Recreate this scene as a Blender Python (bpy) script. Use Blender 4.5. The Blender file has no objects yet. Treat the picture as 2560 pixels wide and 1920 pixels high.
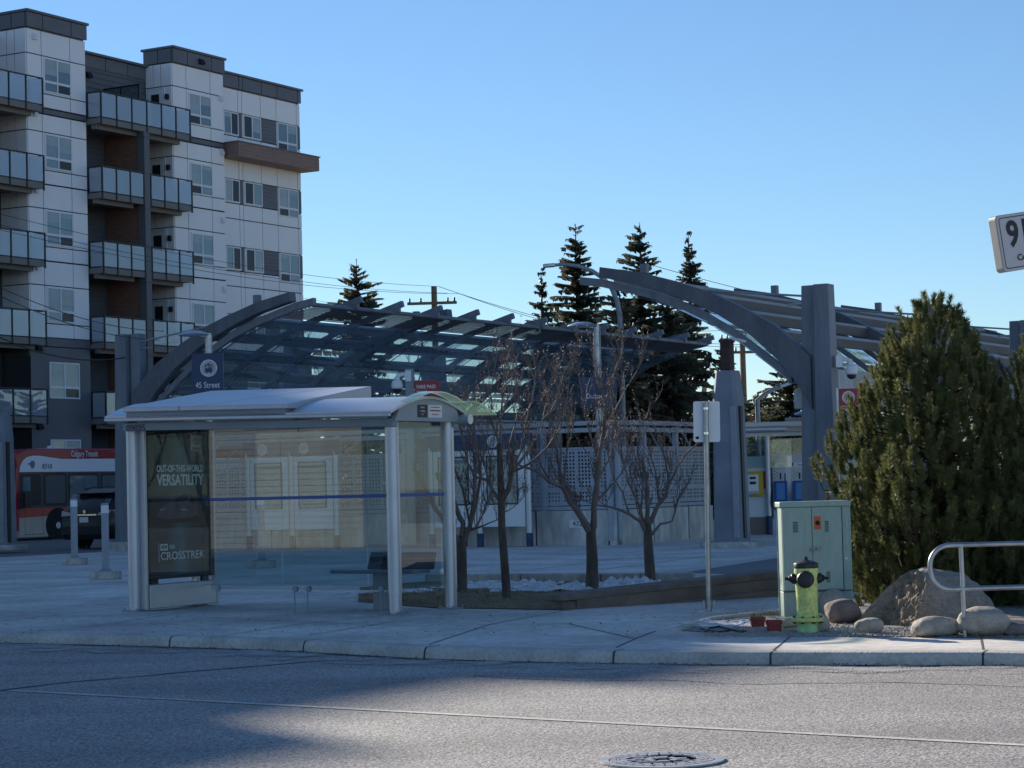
import bpy, bmesh, math, random
from mathutils import Vector, Matrix, noise
PI = math.pi
S = bpy.context.scene
COL = S.collection
random.seed(4)
# ---------------------------------------------------------------- camera (77 mm, seen from the far pavement)
FPX = 5475.0
ROLL, PITCH, CH = 0.025, math.atan(250/5475.0), 1.6
CAM = Vector((0, 0, CH))
cF = Vector((0, math.cos(PITCH), math.sin(PITCH)))
_R0 = Vector((1, 0, 0)); _U0 = Vector((0, -math.sin(PITCH), math.cos(PITCH)))
cR = _R0*math.cos(ROLL) - _U0*math.sin(ROLL)
cU = _U0*math.cos(ROLL) + _R0*math.sin(ROLL)
cam = bpy.data.cameras.new('camera'); camo = bpy.data.objects.new('camera', cam); COL.objects.link(camo)
cam.lens = 77; cam.sensor_width = 36; cam.clip_start = .5; cam.clip_end = 4000
camo.matrix_world = Matrix(((cR.x, cU.x, -cF.x, 0), (cR.y, cU.y, -cF.y, 0), (cR.z, cU.z, -cF.z, CH), (0, 0, 0, 1)))
S.camera = camo
def ray(x, y): return cF*FPX + cR*(x-1280) + cU*(960-y)
def G(x, y, z=.15):                     # survey: where a sight line meets the level z
    d = ray(x, y); return CAM + d*((z-CH)/d.z)
def D(x, y, dep):                       # survey: the point at a known distance
    d = ray(x, y); return CAM + d*(dep/d.y)
def rotz(a): return Matrix.Rotation(a, 4, 'Z')
# ---------------------------------------------------------------- materials
def nodes(m):
    m.use_nodes = True; n = m.node_tree.nodes; n.clear(); return n, m.node_tree.links
def mat(name, c, rough=.6, metal=0., nz=None, bump=None, c2=None, spec=.5, coat=0., stretch=None, nz2=None):
    """plain surface; nz=(scale, amount) mottles the colour, c2 = second colour, bump=(scale, strength)"""
    m = bpy.data.materials.new(name); n, l = nodes(m)
    o = n.new('ShaderNodeOutputMaterial'); b = n.new('ShaderNodeBsdfPrincipled'); l.new(b.outputs[0], o.inputs[0])
    b.inputs['Base Color'].default_value = (*c, 1); b.inputs['Roughness'].default_value = rough
    b.inputs['Metallic'].default_value = metal; b.inputs['Specular IOR Level'].default_value = spec
    b.inputs['Coat Weight'].default_value = coat
    if nz or bump:
        tc = n.new('ShaderNodeTexCoord'); src = tc.outputs['Object']
        if stretch:
            mp = n.new('ShaderNodeMapping'); mp.inputs['Scale'].default_value = stretch; l.new(src, mp.inputs[0]); src = mp.outputs[0]
    if nz:
        t = n.new('ShaderNodeTexNoise'); t.inputs['Scale'].default_value = nz[0]; t.inputs['Detail'].default_value = 6
        l.new(src, t.inputs[0])
        r = n.new('ShaderNodeMapRange'); r.inputs[1].default_value = .3; r.inputs[2].default_value = .7; l.new(t.outputs[0], r.inputs[0])
        mx = n.new('ShaderNodeMix'); mx.data_type = 'RGBA'; l.new(r.outputs[0], mx.inputs[0])
        k = nz[1]; d = c2 or tuple(max(0, v*(1-k)) for v in c); e = c if c2 else tuple(min(1, v*(1+k)) for v in c)
        mx.inputs[6].default_value = (*d, 1); mx.inputs[7].default_value = (*e, 1)
        outc = mx.outputs[2]
        if nz2:
            t2 = n.new('ShaderNodeTexNoise'); t2.inputs['Scale'].default_value = nz2[0]; t2.inputs['Detail'].default_value = 4; l.new(src, t2.inputs[0])
            r2 = n.new('ShaderNodeMapRange'); r2.inputs[1].default_value = .3; r2.inputs[2].default_value = .7
            r2.inputs[3].default_value = 1-nz2[1]; r2.inputs[4].default_value = 1+nz2[1]; l.new(t2.outputs[0], r2.inputs[0])
            mm = n.new('ShaderNodeMix'); mm.data_type = 'RGBA'; mm.blend_type = 'MULTIPLY'; mm.inputs[0].default_value = 1
            l.new(outc, mm.inputs[6]); l.new(r2.outputs[0], mm.inputs[7]); outc = mm.outputs[2]
        l.new(outc, b.inputs['Base Color'])
    if bump:
        t = n.new('ShaderNodeTexNoise'); t.inputs['Scale'].default_value = bump[0]; t.inputs['Detail'].default_value = 8
        l.new(src, t.inputs[0])
        bp = n.new('ShaderNodeBump'); bp.inputs['Strength'].default_value = bump[1]; bp.inputs['Distance'].default_value = bump[2] if len(bump) > 2 else .02
        l.new(t.outputs[0], bp.inputs['Height']); l.new(bp.outputs[0], b.inputs['Normal'])
    return m
def glassmat(name, tint, refl=1., diff=0., dcol=(.8, .85, .9), ior=1.5, dirt=0.):
    """clear sheet glass: see-through with a Fresnel reflection, optionally a diffuse share"""
    m = bpy.data.materials.new(name); n, l = nodes(m)
    o = n.new('ShaderNodeOutputMaterial'); tr = n.new('ShaderNodeBsdfTransparent'); tr.inputs[0].default_value = (*tint, 1)
    gl = n.new('ShaderNodeBsdfGlossy'); gl.inputs['Roughness'].default_value = .0; gl.inputs[0].default_value = (refl, refl, refl, 1)
    lw = n.new('ShaderNodeLayerWeight'); lw.inputs[0].default_value = .5          # Schlick, the same from both faces of a sheet
    f0 = ((ior-1)/(ior+1))**2
    pw = n.new('ShaderNodeMath'); pw.operation = 'POWER'; pw.inputs[1].default_value = 5; l.new(lw.outputs['Facing'], pw.inputs[0])
    fr = n.new('ShaderNodeMath'); fr.operation = 'MULTIPLY_ADD'; fr.inputs[1].default_value = 1-f0; fr.inputs[2].default_value = f0; l.new(pw.outputs[0], fr.inputs[0])
    base = tr.outputs[0]
    if diff or dirt:
        d0 = n.new('ShaderNodeBsdfDiffuse'); d0.inputs[0].default_value = (*dcol, 1); t0 = n.new('ShaderNodeBsdfTranslucent'); t0.inputs[0].default_value = (*dcol, 1)
        df = n.new('ShaderNodeMixShader'); df.inputs[0].default_value = .45; l.new(d0.outputs[0], df.inputs[1]); l.new(t0.outputs[0], df.inputs[2])
        ms = n.new('ShaderNodeMixShader'); ms.inputs[0].default_value = diff
        if dirt:
            tc = n.new('ShaderNodeTexCoord'); t = n.new('ShaderNodeTexNoise'); t.inputs['Scale'].default_value = 2.5; t.inputs['Detail'].default_value = 7
            l.new(tc.outputs['Object'], t.inputs[0]); r = n.new('ShaderNodeMapRange'); r.inputs[1].default_value = .4; r.inputs[2].default_value = .8
            r.inputs[3].default_value = diff; r.inputs[4].default_value = diff+dirt; l.new(t.outputs[0], r.inputs[0]); l.new(r.outputs[0], ms.inputs[0])
        l.new(tr.outputs[0], ms.inputs[1]); l.new(df.outputs[0], ms.inputs[2]); base = ms.outputs[0]
    mx = n.new('ShaderNodeMixShader'); l.new(fr.outputs[0], mx.inputs[0]); l.new(base, mx.inputs[1]); l.new(gl.outputs[0], mx.inputs[2])
    l.new(mx.outputs[0], o.inputs[0]); return m
def leafmat(name, c, c2, scale=1.2, trans=.3):
    m = bpy.data.materials.new(name); n, l = nodes(m)
    o = n.new('ShaderNodeOutputMaterial'); b = n.new('ShaderNodeBsdfPrincipled'); b.inputs['Roughness'].default_value = .55
    b.inputs['Specular IOR Level'].default_value = .3
    tc = n.new('ShaderNodeTexCoord'); t = n.new('ShaderNodeTexNoise'); t.inputs['Scale'].default_value = scale; t.inputs['Detail'].default_value = 3
    l.new(tc.outputs['Object'], t.inputs[0]); r = n.new('ShaderNodeMapRange'); r.inputs[1].default_value = .35; r.inputs[2].default_value = .65; l.new(t.outputs[0], r.inputs[0])
    mx = n.new('ShaderNodeMix'); mx.data_type = 'RGBA'; l.new(r.outputs[0], mx.inputs[0]); mx.inputs[6].default_value = (*c, 1); mx.inputs[7].default_value = (*c2, 1)
    l.new(mx.outputs[2], b.inputs['Base Color'])
    ts = n.new('ShaderNodeBsdfTranslucent'); l.new(mx.outputs[2], ts.inputs[0])
    ms = n.new('ShaderNodeMixShader'); ms.inputs[0].default_value = trans; l.new(b.outputs[0], ms.inputs[1]); l.new(ts.outputs[0], ms.inputs[2])
    l.new(ms.outputs[0], o.inputs[0]); return m
# ---------------------------------------------------------------- mesh builder
class MB:
    def __init__(s): s.v = []; s.f = []; s.m = []; s.M = Matrix.Identity(4)
    def add(s, vs, fs, m=0):
        o = len(s.v); s.v += [tuple(s.M @ Vector(p)) for p in vs]
        s.f += [tuple(i+o for i in f) for f in fs]; s.m += [m]*len(fs)
    def box(s, x0, y0, z0, x1, y1, z1, m=0):
        s.add([(x0,y0,z0),(x1,y0,z0),(x1,y1,z0),(x0,y1,z0),(x0,y0,z1),(x1,y0,z1),(x1,y1,z1),(x0,y1,z1)],
              [(0,3,2,1),(4,5,6,7),(0,1,5,4),(1,2,6,5),(2,3,7,6),(3,0,4,7)], m); return s
    def quad(s, a, b, c, d, m=0): s.add([a,b,c,d], [(0,1,2,3)], m); return s
    def prism(s, poly, a, b, axis='z', m=0):
        n = len(poly)
        if axis == 'z': P = lambda p, t: (p[0], p[1], t)
        elif axis == 'y': P = lambda p, t: (p[0], t, p[1])
        else: P = lambda p, t: (t, p[0], p[1])
        s.add([P(p, a) for p in poly]+[P(p, b) for p in poly],
              [tuple(range(n))[::-1], tuple(range(n, 2*n))]+[(i, (i+1) % n, n+(i+1) % n, n+i) for i in range(n)], m); return s
    def tube(s, pts, r, m=0, n=8, cap=True):
        pts = [Vector(p) for p in pts]; k = len(pts)
        rs = r if isinstance(r, (list, tuple)) else [r]*k
        vs = []; ref = None
        for i, p in enumerate(pts):
            t = (pts[min(i+1, k-1)]-pts[max(i-1, 0)])
            t = t.normalized() if t.length > 1e-9 else Vector((0, 0, 1))
            if ref is None: ref = Vector((0, 0, 1)) if abs(t.z) < .9 else Vector((1, 0, 0))
            a = (ref - t*ref.dot(t))
            a = a.normalized() if a.length > 1e-6 else t.orthogonal().normalized()
            ref = a; b = t.cross(a)
            for j in range(n):
                w = 2*PI*j/n; vs.append(p + (a*math.cos(w)+b*math.sin(w))*rs[i])
        fs = [(i*n+j, i*n+(j+1) % n, (i+1)*n+(j+1) % n, (i+1)*n+j) for i in range(k-1) for j in range(n)]
        if cap: fs += [tuple(range(n))[::-1], tuple(range((k-1)*n, k*n))]
        s.add(vs, fs, m); return s
    def bar(s, a, b, w, h, m=0, up=(0, 0, 1)):
        a, b = Vector(a), Vector(b); t = (b-a).normalized(); u = Vector(up); u = (u-t*u.dot(t)).normalized(); q = t.cross(u)
        vs = [p + q*i*w/2 + u*j*h/2 for p in (a, b) for i, j in ((-1,-1),(1,-1),(1,1),(-1,1))]
        s.add(vs, [(0,1,2,3)[::-1],(4,5,6,7),(0,1,5,4),(1,2,6,5),(2,3,7,6),(3,0,4,7)], m); return s
    def lathe(s, prof, n=24, m=0, axis='z', c=(0, 0, 0)):
        vs = []
        for r, h in prof:
            for j in range(n):
                w = 2*PI*j/n; a, b = r*math.cos(w), r*math.sin(w)
                p = (a, b, h) if axis == 'z' else ((a, h, b) if axis == 'y' else (h, a, b))
                vs.append((p[0]+c[0], p[1]+c[1], p[2]+c[2]))
        k = len(prof)
        fs = [(i*n+j, i*n+(j+1) % n, (i+1)*n+(j+1) % n, (i+1)*n+j) for i in range(k-1) for j in range(n)]
        fs += [tuple(range(n))[::-1], tuple(range((k-1)*n, k*n))]
        s.add(vs, fs, m); return s
    def build(s, name, mats, parent=None, smooth=False, bevel=0, loc=None, rz=0, angle=35, seg=2):
        me = bpy.data.meshes.new(name); me.from_pydata(s.v, [], s.f)
        mats = mats if isinstance(mats, (list, tuple)) else [mats]
        for q in mats: me.materials.append(q)
        if len(mats) > 1: me.polygons.foreach_set('material_index', s.m)
        me.update()
        b = bmesh.new(); b.from_mesh(me); bmesh.ops.recalc_face_normals(b, faces=b.faces); b.to_mesh(me); b.free()
        if smooth:
            me.polygons.foreach_set('use_smooth', [True]*len(me.polygons)); me.set_sharp_from_angle(angle=math.radians(angle))
        o = bpy.data.objects.new(name, me); COL.objects.link(o)
        if parent: o.parent = parent
        if loc is not None: o.location = loc
        o.rotation_euler.z = rz
        if bevel:
            bv = o.modifiers.new('bevel', 'BEVEL'); bv.width = bevel; bv.segments = seg; bv.limit_method = 'ANGLE'; bv.angle_limit = math.radians(40)
        return o
def raw(name, vs, fs, mats, parent=None, mi=None, smooth=False):
    """big foliage meshes, no normal repair"""
    me = bpy.data.meshes.new(name); me.from_pydata(vs, [], fs)
    for q in (mats if isinstance(mats, (list, tuple)) else [mats]): me.materials.append(q)
    if mi: me.polygons.foreach_set('material_index', mi)
    if smooth: me.polygons.foreach_set('use_smooth', [True]*len(me.polygons))
    me.update(); o = bpy.data.objects.new(name, me); COL.objects.link(o)
    if parent: o.parent = parent
    return o
def tag(o, label=None, cat=None, group=None, kind=None):
    if label: o['label'] = label
    if cat: o['category'] = cat
    if group: o['group'] = group
    if kind: o['kind'] = kind
    return o
def thing(name, label, cat, loc=(0, 0, 0), rz=0, group=None):
    o = bpy.data.objects.new(name, None); COL.objects.link(o); o.location = loc; o.rotation_euler.z = rz
    o.empty_display_size = .2
    return tag(o, label, cat, group)
def copy_tree(o, parent=None):
    c = o.copy(); COL.objects.link(c); c.parent = parent
    for ch in list(o.children): copy_tree(ch, c)
    return c
def text(s, size, mt, parent, loc, rot=(PI/2, 0, 0), width=None, name='lettering', align='CENTER', bold=0., ext=.0015, shear=0., space=1.):
    cu = bpy.data.curves.new(name, 'FONT'); cu.body = s; cu.size = size; cu.align_x = align; cu.align_y = 'CENTER'
    cu.extrude = ext; cu.offset = bold; cu.shear = shear; cu.space_character = space; cu.resolution_u = 3
    t = bpy.data.objects.new('t', cu); COL.objects.link(t)
    bpy.context.view_layer.update()
    me = bpy.data.meshes.new_from_object(t.evaluated_get(bpy.context.evaluated_depsgraph_get()))
    bpy.data.objects.remove(t); bpy.data.curves.remove(cu)
    if width and len(me.vertices):
        xs = [v.co.x for v in me.vertices]; k = width/(max(xs)-min(xs))
        for v in me.vertices: v.co.x *= k
    me.materials.clear(); me.materials.append(mt)
    o = bpy.data.objects.new(name, me); COL.objects.link(o); o.parent = parent; o.location = loc; o.rotation_euler = rot
    return o
# ---------------------------------------------------------------- palette
M_conc = mat('concrete_pavement', (0.638, 0.605, 0.560), .92, nz=(.6, .26), bump=(60, .3, .01), nz2=(9, .18))
M_kerb = mat('kerb_concrete', (0.531, 0.506, 0.468), .9, nz=(2.5, .2), bump=(40, .5, .02), nz2=(30, .15))
M_old = mat('weathered_concrete', (0.431, 0.406, 0.374), .95, nz=(.9, .35), bump=(18, .5, .03), nz2=(9, .25))
M_wallc = mat('stained_wall_concrete', (0.526, 0.510, 0.478), .95, nz=(.8, .3), bump=(15, .4, .02), stretch=(1, 1, .35), nz2=(5, .25))
M_wood = mat('brown_block_wall', (0.215, 0.168, 0.136), .95, nz=(3, .25), bump=(25, .6, .02))
M_asph = mat('asphalt', (0.325, 0.308, 0.291), .9, nz=(62, .80), bump=(60, 1., .03), nz2=(.35, .14))
M_lot = mat('lot_asphalt', (0.176, 0.176, 0.176), .95, nz=(20, .2))
M_line = mat('worn_road_paint', (.74, .72, .64), .8, nz=(34, .25), c2=(.42, .40, .37), nz2=(2.5, .15))
def asphalt_mat():
    m = bpy.data.materials.new('asphalt'); n, l = nodes(m); o = n.new('ShaderNodeOutputMaterial'); b = n.new('ShaderNodeBsdfPrincipled'); l.new(b.outputs[0], o.inputs[0]); b.inputs['Roughness'].default_value = .88
    tc = n.new('ShaderNodeTexCoord')
    def noi(scale, det, lo, hi, a, c, rot=0, st=None):
        mp = n.new('ShaderNodeMapping'); mp.inputs['Rotation'].default_value = (0, 0, rot); mp.inputs['Scale'].default_value = st or (1, 1, 1); l.new(tc.outputs['Object'], mp.inputs[0])
        t = n.new('ShaderNodeTexNoise'); t.inputs['Scale'].default_value = scale; t.inputs['Detail'].default_value = det; l.new(mp.outputs[0], t.inputs[0])
        r = n.new('ShaderNodeMapRange'); r.inputs[1].default_value = lo; r.inputs[2].default_value = hi; r.inputs[3].default_value = a; r.inputs[4].default_value = c; l.new(t.outputs[0], r.inputs[0]); return r.outputs[0], t.outputs[0]
    def mul(x, y):
        q = n.new('ShaderNodeMath'); q.operation = 'MULTIPLY'; l.new(x, q.inputs[0]); l.new(y, q.inputs[1]); return q.outputs[0]
    s1, h1 = noi(52, 2, .34, .66, .48, 1.52); s2, _ = noi(110, 2, .35, .65, .7, 1.3); ln, _ = noi(1., 4, .35, .65, .84, 1.12, math.radians(36), (.05, .9, 1)); pt, _ = noi(.5, 5, .35, .65, .9, 1.1)
    v = mul(mul(s1, s2), mul(ln, pt)); cm = n.new('ShaderNodeVectorMath'); cm.operation = 'SCALE'; cm.inputs[0].default_value = (.35, .335, .32); l.new(v, cm.inputs['Scale']); l.new(cm.outputs[0], b.inputs['Base Color'])
    bp = n.new('ShaderNodeBump'); bp.inputs['Strength'].default_value = 1; bp.inputs['Distance'].default_value = .012; l.new(h1, bp.inputs['Height']); l.new(bp.outputs[0], b.inputs['Normal']); return m
M_asph = asphalt_mat()
M_tar = mat('tar', (.035, .035, .037), .7)
M_joint = mat('dark_joint', (.07, .067, .06), 1)  # plain dark colour of joints and seams
M_soil = mat('dead_grass_soil', (0.240, 0.183, 0.119), 1, nz=(6, .4), bump=(40, 1, .04))
M_grass = mat('winter_grass', (0.324, 0.270, 0.176), 1, nz=(.6, .25), bump=(30, 1, .05))
M_snow = mat('snow', (.82, .84, .88), .8, nz=(22, .3), bump=(30, 1., .05), nz2=(6, .2))
M_gravel = mat('gravel', (.34, .31, .28), .95, nz=(55, .5), bump=(50, 1., .03))
M_white = mat('white_panel', (0.911, 0.904, 0.920), .55, nz=(.5, .03))
M_whiteshade = mat('grey_panel', (0.701, 0.733, 0.748), .55, nz=(.5, .04))
M_char = mat('charcoal_panel', (0.136, 0.140, 0.159), .5, nz=(.7, .1))
M_dark = mat('dark_siding', (0.119, 0.124, 0.140), .6, nz=(1., .1))
M_black = mat('black_gap', (.012, .012, .014), .8)
M_brown = mat('brown_siding', (0.208, 0.109, 0.080), .6, nz=(2, .2), stretch=(1, 1, 6))
M_fascia = mat('brown_fascia_boards', (0.271, 0.168, 0.136), .6, nz=(2, .15), stretch=(1, 1, 8))
M_rail = mat('black_railing', (.018, .018, .022), .45)
M_slab = mat('balcony_slab', (0.208, 0.199, 0.191), .7)
M_vinyl = mat('white_vinyl', (.8, .8, .82), .4)
M_pane = mat('window_pane', (.11, .17, .22), .03, spec=1.2, coat=.3, nz=(.6, .25))
M_paneD = mat('open_dark_pane', (.02, .022, .026), .2)
M_pane2 = mat('window_blind_pane', (.20, .29, .33), .04, spec=1.2, nz=(.8, .15))
M_bglass = glassmat('balcony_glass', (.86, .92, .97), 1., .40, (.80, .88, .98), 2.1)  # pale blue diffuse share stands in for the reflected sky
M_steel = mat('painted_steel_grey', (0.183, 0.201, 0.236), .5, nz=(1.3, .2), stretch=(2.5, 2.5, .4), nz2=(7, .08), bump=(50, .1, .01))
M_archs = mat('arch_steel', (.115, .125, .15), .5, nz=(1.3, .2), stretch=(2, 2, .6), nz2=(9, .1))
M_steelL = mat('light_grey_steel', (.27, .30, .335), .45, nz=(2, .12))
M_galv = mat('galvanised_steel', (.40, .42, .44), .35, metal=.85, nz=(9, .18))
M_alu = mat('anodised_aluminium', (.52, .54, .58), .38, metal=.7, nz=(3, .06))
M_aluL = mat('aluminium_roof', (.50, .53, .58), .3, metal=.45, nz=(3, .05))
M_canglass = glassmat('canopy_glass', (.84, .92, .93), 1., .10, (.42, .52, .58), 1.6)
M_frit = glassmat('fritted_glass', (.6, .68, .72), 1., .42, (.34, .43, .48), 1.6)
M_shglass = glassmat('shelter_glass', (.84, .90, .90), 1., .010, (.6, .68, .68), 1.56, .035)
M_adglass = glassmat('poster_glass', (.97, .98, .98), 1., 0, ior=1.30)
M_mint = glassmat('green_roof_glass', (.76, .88, .80), .8, .25, (.66, .84, .72), 1.45)
M_blue = mat('navy_sign', (0.019, 0.041, 0.115), .4)
M_red = mat('red_sign', (0.351, 0.024, 0.038), .4)
M_signw = mat('sign_white', (.8, .8, .8), .5)
M_ink = mat('sign_ink', (.02, .02, .024), .5)
M_stripe = mat('blue_film', (.05, .11, .32), .5)
M_map = mat('paper_map', (.42, .43, .36), .6, nz=(7, .15))
M_bark = mat('bark', (0.118, 0.092, 0.077), .95, nz=(12, .35), bump=(25, .8, .03), stretch=(1, 1, .3))
M_twig = mat('twig_bark', (.19, .15, .135), .7, nz=(8, .2))
M_sage = mat('sage_cabinet_paint', (0.327, 0.438, 0.374), .5, nz=(1.6, .10), stretch=(2, 2, .5), nz2=(14, .06))
M_lime = mat('lime_hydrant_paint', (.66, .71, .22), .5, nz=(9, .16), bump=(40, .15, .01), nz2=(38, .22))
M_limeD = mat('pale_green_paint', (0.486, 0.743, 0.338), .6, nz=(14, .25), bump=(40, .25, .01))
M_capb = mat('black_cast_iron', (0.022, 0.022, 0.027), .45, nz=(20, .3))
M_rock = mat('boulder_stone', (.30, .265, .22), .95, nz=(5, .2), bump=(9, .9, .06), nz2=(40, .2))
M_rough = mat('rough_broken_stone', (.33, .275, .21), 1, nz=(14, .35), bump=(28, 1., .10))
M_cobL = mat('pale_river_stone', (.40, .36, .30), .85, nz=(7, .22), bump=(22, .35, .02), nz2=(50, .15))
M_cobD = mat('brown_river_stone', (.22, .175, .155), .85, nz=(6, .25), bump=(22, .35, .02), nz2=(50, .15))
M_tubred = mat('red_clay', (0.270, 0.047, 0.041), .6, nz=(9, .2))
M_busred = mat('bus_red', (.40, .03, .05), .3, coat=.3)
M_bustan = mat('bus_beige', (0.573, 0.478, 0.399), .5, nz=(2, .1))
M_busor = mat('bus_rust_red', (.56, .10, .06), .4)
M_buswh = mat('bus_white', (.86, .88, .92), .35, coat=.2)
M_busdk = mat('bus_dark_band', (.022, .023, .026), .3)
M_busgl = mat('bus_window', (.16, .21, .23), .05, spec=1., nz=(1.2, .3))
M_tyre = mat('tyre_rubber', (.018, .018, .02), .9)
M_carb = mat('black_car_paint', (.010, .011, .015), .3, coat=.15)
M_chrome = mat('chrome', (.7, .7, .72), .15, metal=1)
M_lamp = mat('tail_lamp', (.55, .42, .42), .2)
M_sp = leafmat('spruce_needles', (.055, .068, .05), (.13, .13, .09), .7, .3)
M_spb = leafmat('brown_spruce_needles', (.10, .088, .055), (.17, .135, .08), .7, .3)
M_pine = leafmat('pine_needles', (.09, .115, .042), (.25, .25, .10), 3.2, .3)
M_pinetrunk = mat('pine_bark', (.07, .05, .04), .9, nz=(8, .3))
M_pole = mat('weathered_pole_wood', (0.230, 0.176, 0.121), .9, nz=(6, .2))
M_rust = mat('rusty_steel', (.06, .035, .03), .8, nz=(9, .3))
M_wire = mat('cable', (.02, .02, .022), .6)
M_side = mat('beige_lap_siding', (.62, .61, .55), .7, nz=(.8, .06))
M_roofs = mat('asphalt_shingle', (.12, .10, .085), .95, nz=(6, .3))
# ================================================================ ground
def struct(o): o['kind'] = 'structure'; return o
def sheet(name, pts, z, mt, thick=0):
    mb = MB()
    if thick: mb.prism([(p[0], p[1]) for p in pts], z-thick, z, 'z')
    else: mb.add([(p[0], p[1], z) for p in pts], [tuple(range(len(pts)))])
    o = mb.build(name, mt); return struct(o)
def xy(px, py, z=.15): p = G(px, py, z); return (p.x, p.y)
struct(MB().quad((-900, -500, 0), (900, -500, 0), (900, 1500, 0), (-900, 1500, 0)).build('ground', M_grass))
K = [xy(*q) for q in [(0, 1583), (214, 1587), (428, 1592), (600, 1597), (763, 1603), (914, 1611), (1065, 1619), (1300, 1625), (1536, 1629), (1730, 1631), (1927, 1632), (2200, 1632), (2458, 1632), (2560, 1634)]]
K = [(K[0][0]-.83*60, K[0][1]+.557*60), (K[0][0]-.83*8, K[0][1]+.557*8)] + K + [(7.5, 16.4), (14, 15.7), (60, 15.2)]
RZ = .05
road = K + [(60, -3)] + [(-20, -3+.0), (-75, 42)]
sheet('road', road, RZ, M_asph)
# kerb: a rounded profile swept along the pavement edge
mb = MB(); prof = [(.035, .02), (.022, .10), (.012, .135), (-.004, .15), (-.02, .155), (-.2, .157), (-.2, .02)]
ring = []
for i, p in enumerate(K):
    a = Vector(K[max(i-1, 0)]); b = Vector(K[min(i+1, len(K)-1)]); t = (b-a).normalized(); nrm = Vector((t.y, -t.x))
    ring.append([(p[0]+nrm.x*o, p[1]+nrm.y*o, z) for o, z in prof])
n = len(prof); vs = [q for r in ring for q in r]
mb.add(vs, [(i*n+j, i*n+(j+1) % n, (i+1)*n+(j+1) % n, (i+1)*n+j) for i in range(len(K)-1) for j in range(n)])
kerb = struct(mb.build('kerb', M_kerb, smooth=True, angle=50))
mb = MB()
for px, py in [(428, 1592), (763, 1603), (1065, 1619), (1536, 1629), (1927, 1632), (2458, 1632)]:
    p = xy(px, py); i = min(range(len(K)), key=lambda j: (K[j][0]-p[0])**2+(K[j][1]-p[1])**2)
    a = Vector(K[i-1]); b = Vector(K[i+1]); t = (b-a).normalized(); nr = Vector((t.y, -t.x)); c = Vector(p)
    w = .009
    for (o0, z0), (o1, z1) in zip(prof[:5], prof[1:6]):
        q = [(c+nr*(o+.002)+t*s) for o, s in ((o0, -w), (o0, w), (o1, w), (o1, -w))]
        mb.quad((q[0].x, q[0].y, z0+.002), (q[1].x, q[1].y, z0+.002), (q[2].x, q[2].y, z1+.002), (q[3].x, q[3].y, z1+.002))
mb.build('kerb_joint', M_joint, parent=kerb)
# pavement and plaza in one concrete sheet behind the kerb
back = [(60, 40), (30, 90), (4, 90), xy(500, 1366), xy(330, 1377), xy(43, 1391), xy(-300, 1410), (-30, 62), (-60, 66)]
inner = []
for i, p in enumerate(K):
    a = Vector(K[max(i-1, 0)]); b = Vector(K[min(i+1, len(K)-1)]); t = (b-a).normalized(); inner.append((p[0]-t.y*.19, p[1]+t.x*.19))
sheet('pavement', inner + back, .152, M_conc)
sheet('parking_lot', [(-80, 52), (-30, 61.5), (-12.2, 55.9), (-9.0, 57), (-2, 60), (0, 90), (-14, 112), (-80, 130)], .055, M_lot)
mb = MB()
def joint(a, b, w=.008, z=.156):
    a, b = Vector(xy(*a)), Vector(xy(*b)); t = (b-a).normalized(); nr = Vector((-t.y, t.x))*w
    mb.add([(a.x-nr.x, a.y-nr.y, z), (b.x-nr.x, b.y-nr.y, z), (b.x+nr.x, b.y+nr.y, z), (a.x+nr.x, a.y+nr.y, z)], [(0, 1, 2, 3)])
for l in [[(1072, 1612), (1224, 1562), (1436, 1523)], [(1540, 1620), (1590, 1597), (1640, 1578)], [(-60, 1560), (315, 1519)], [(191, 1572), (428, 1537)],
          [(770, 1589), (984, 1555)], [(1932, 1627), (1978, 1591)], [(2458, 1628), (2452, 1595)], [(520, 1596), (760, 1560), (960, 1540)], [(1000, 1541), (1450, 1520)], [(430, 1541), (1010, 1566), (1420, 1560), (1585, 1597)],
          [(-50, 1408), (160, 1390), (330, 1378)], [(1060, 1432), (1500, 1425), (1790, 1388)], [(1330, 1425), (1560, 1394)], [(540, 1440), (200, 1462), (-40, 1480)]]:
    for a, b in zip(l, l[1:]): joint(a, b, .008 if a[1] > 1500 else .013)
struct(mb.build('pavement_joint', M_joint))
sheet('light_paving_band', [xy(*q) for q in [(1500, 1437), (1640, 1432), (1960, 1385), (1960, 1393), (1706, 1433), (1850, 1437), (1850, 1441), (1500, 1441)]], .157, mat('light_paving', (.5, .49, .46), .9, nz=(3, .08)))
sheet('asphalt_path', [xy(*q) for q in [(1706, 1434), (1990, 1389), (1990, 1428), (1850, 1437)]], .158, M_lot)
# gutter grit, tar, white line
def strip_along(off0, off1, z, i0, i1, wob=0):
    a, b = [], []
    for i in range(i0, i1):
        for f in (0, .25, .5, .75):
            p = Vector(K[i]).lerp(Vector(K[i+1]), f); t = (Vector(K[i+1])-Vector(K[i])).normalized(); nr = Vector((t.y, -t.x))
            w = wob*noise.noise((p.x*1.3, p.y*1.3, 3)); q = p+nr*off0; a.append((q.x, q.y, z)); q = p+nr*(off1+w); b.append((q.x, q.y, z))
    m = MB(); n = len(a); m.add(a+b, [(i, i+1, n+i+1, n+i) for i in range(n-1)]); return m
gr = bpy.data.materials.new('gutter_grit'); nn, ll = nodes(gr); o_ = nn.new('ShaderNodeOutputMaterial'); b_ = nn.new('ShaderNodeBsdfDiffuse'); b_.inputs[0].default_value = (.5, .49, .47, 1)
t_ = nn.new('ShaderNodeBsdfTransparent'); mx_ = nn.new('ShaderNodeMixShader'); tc_ = nn.new('ShaderNodeTexCoord')
n1 = nn.new('ShaderNodeTexNoise'); n1.inputs['Scale'].default_value = 70; n1.inputs['Detail'].default_value = 3
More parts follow.
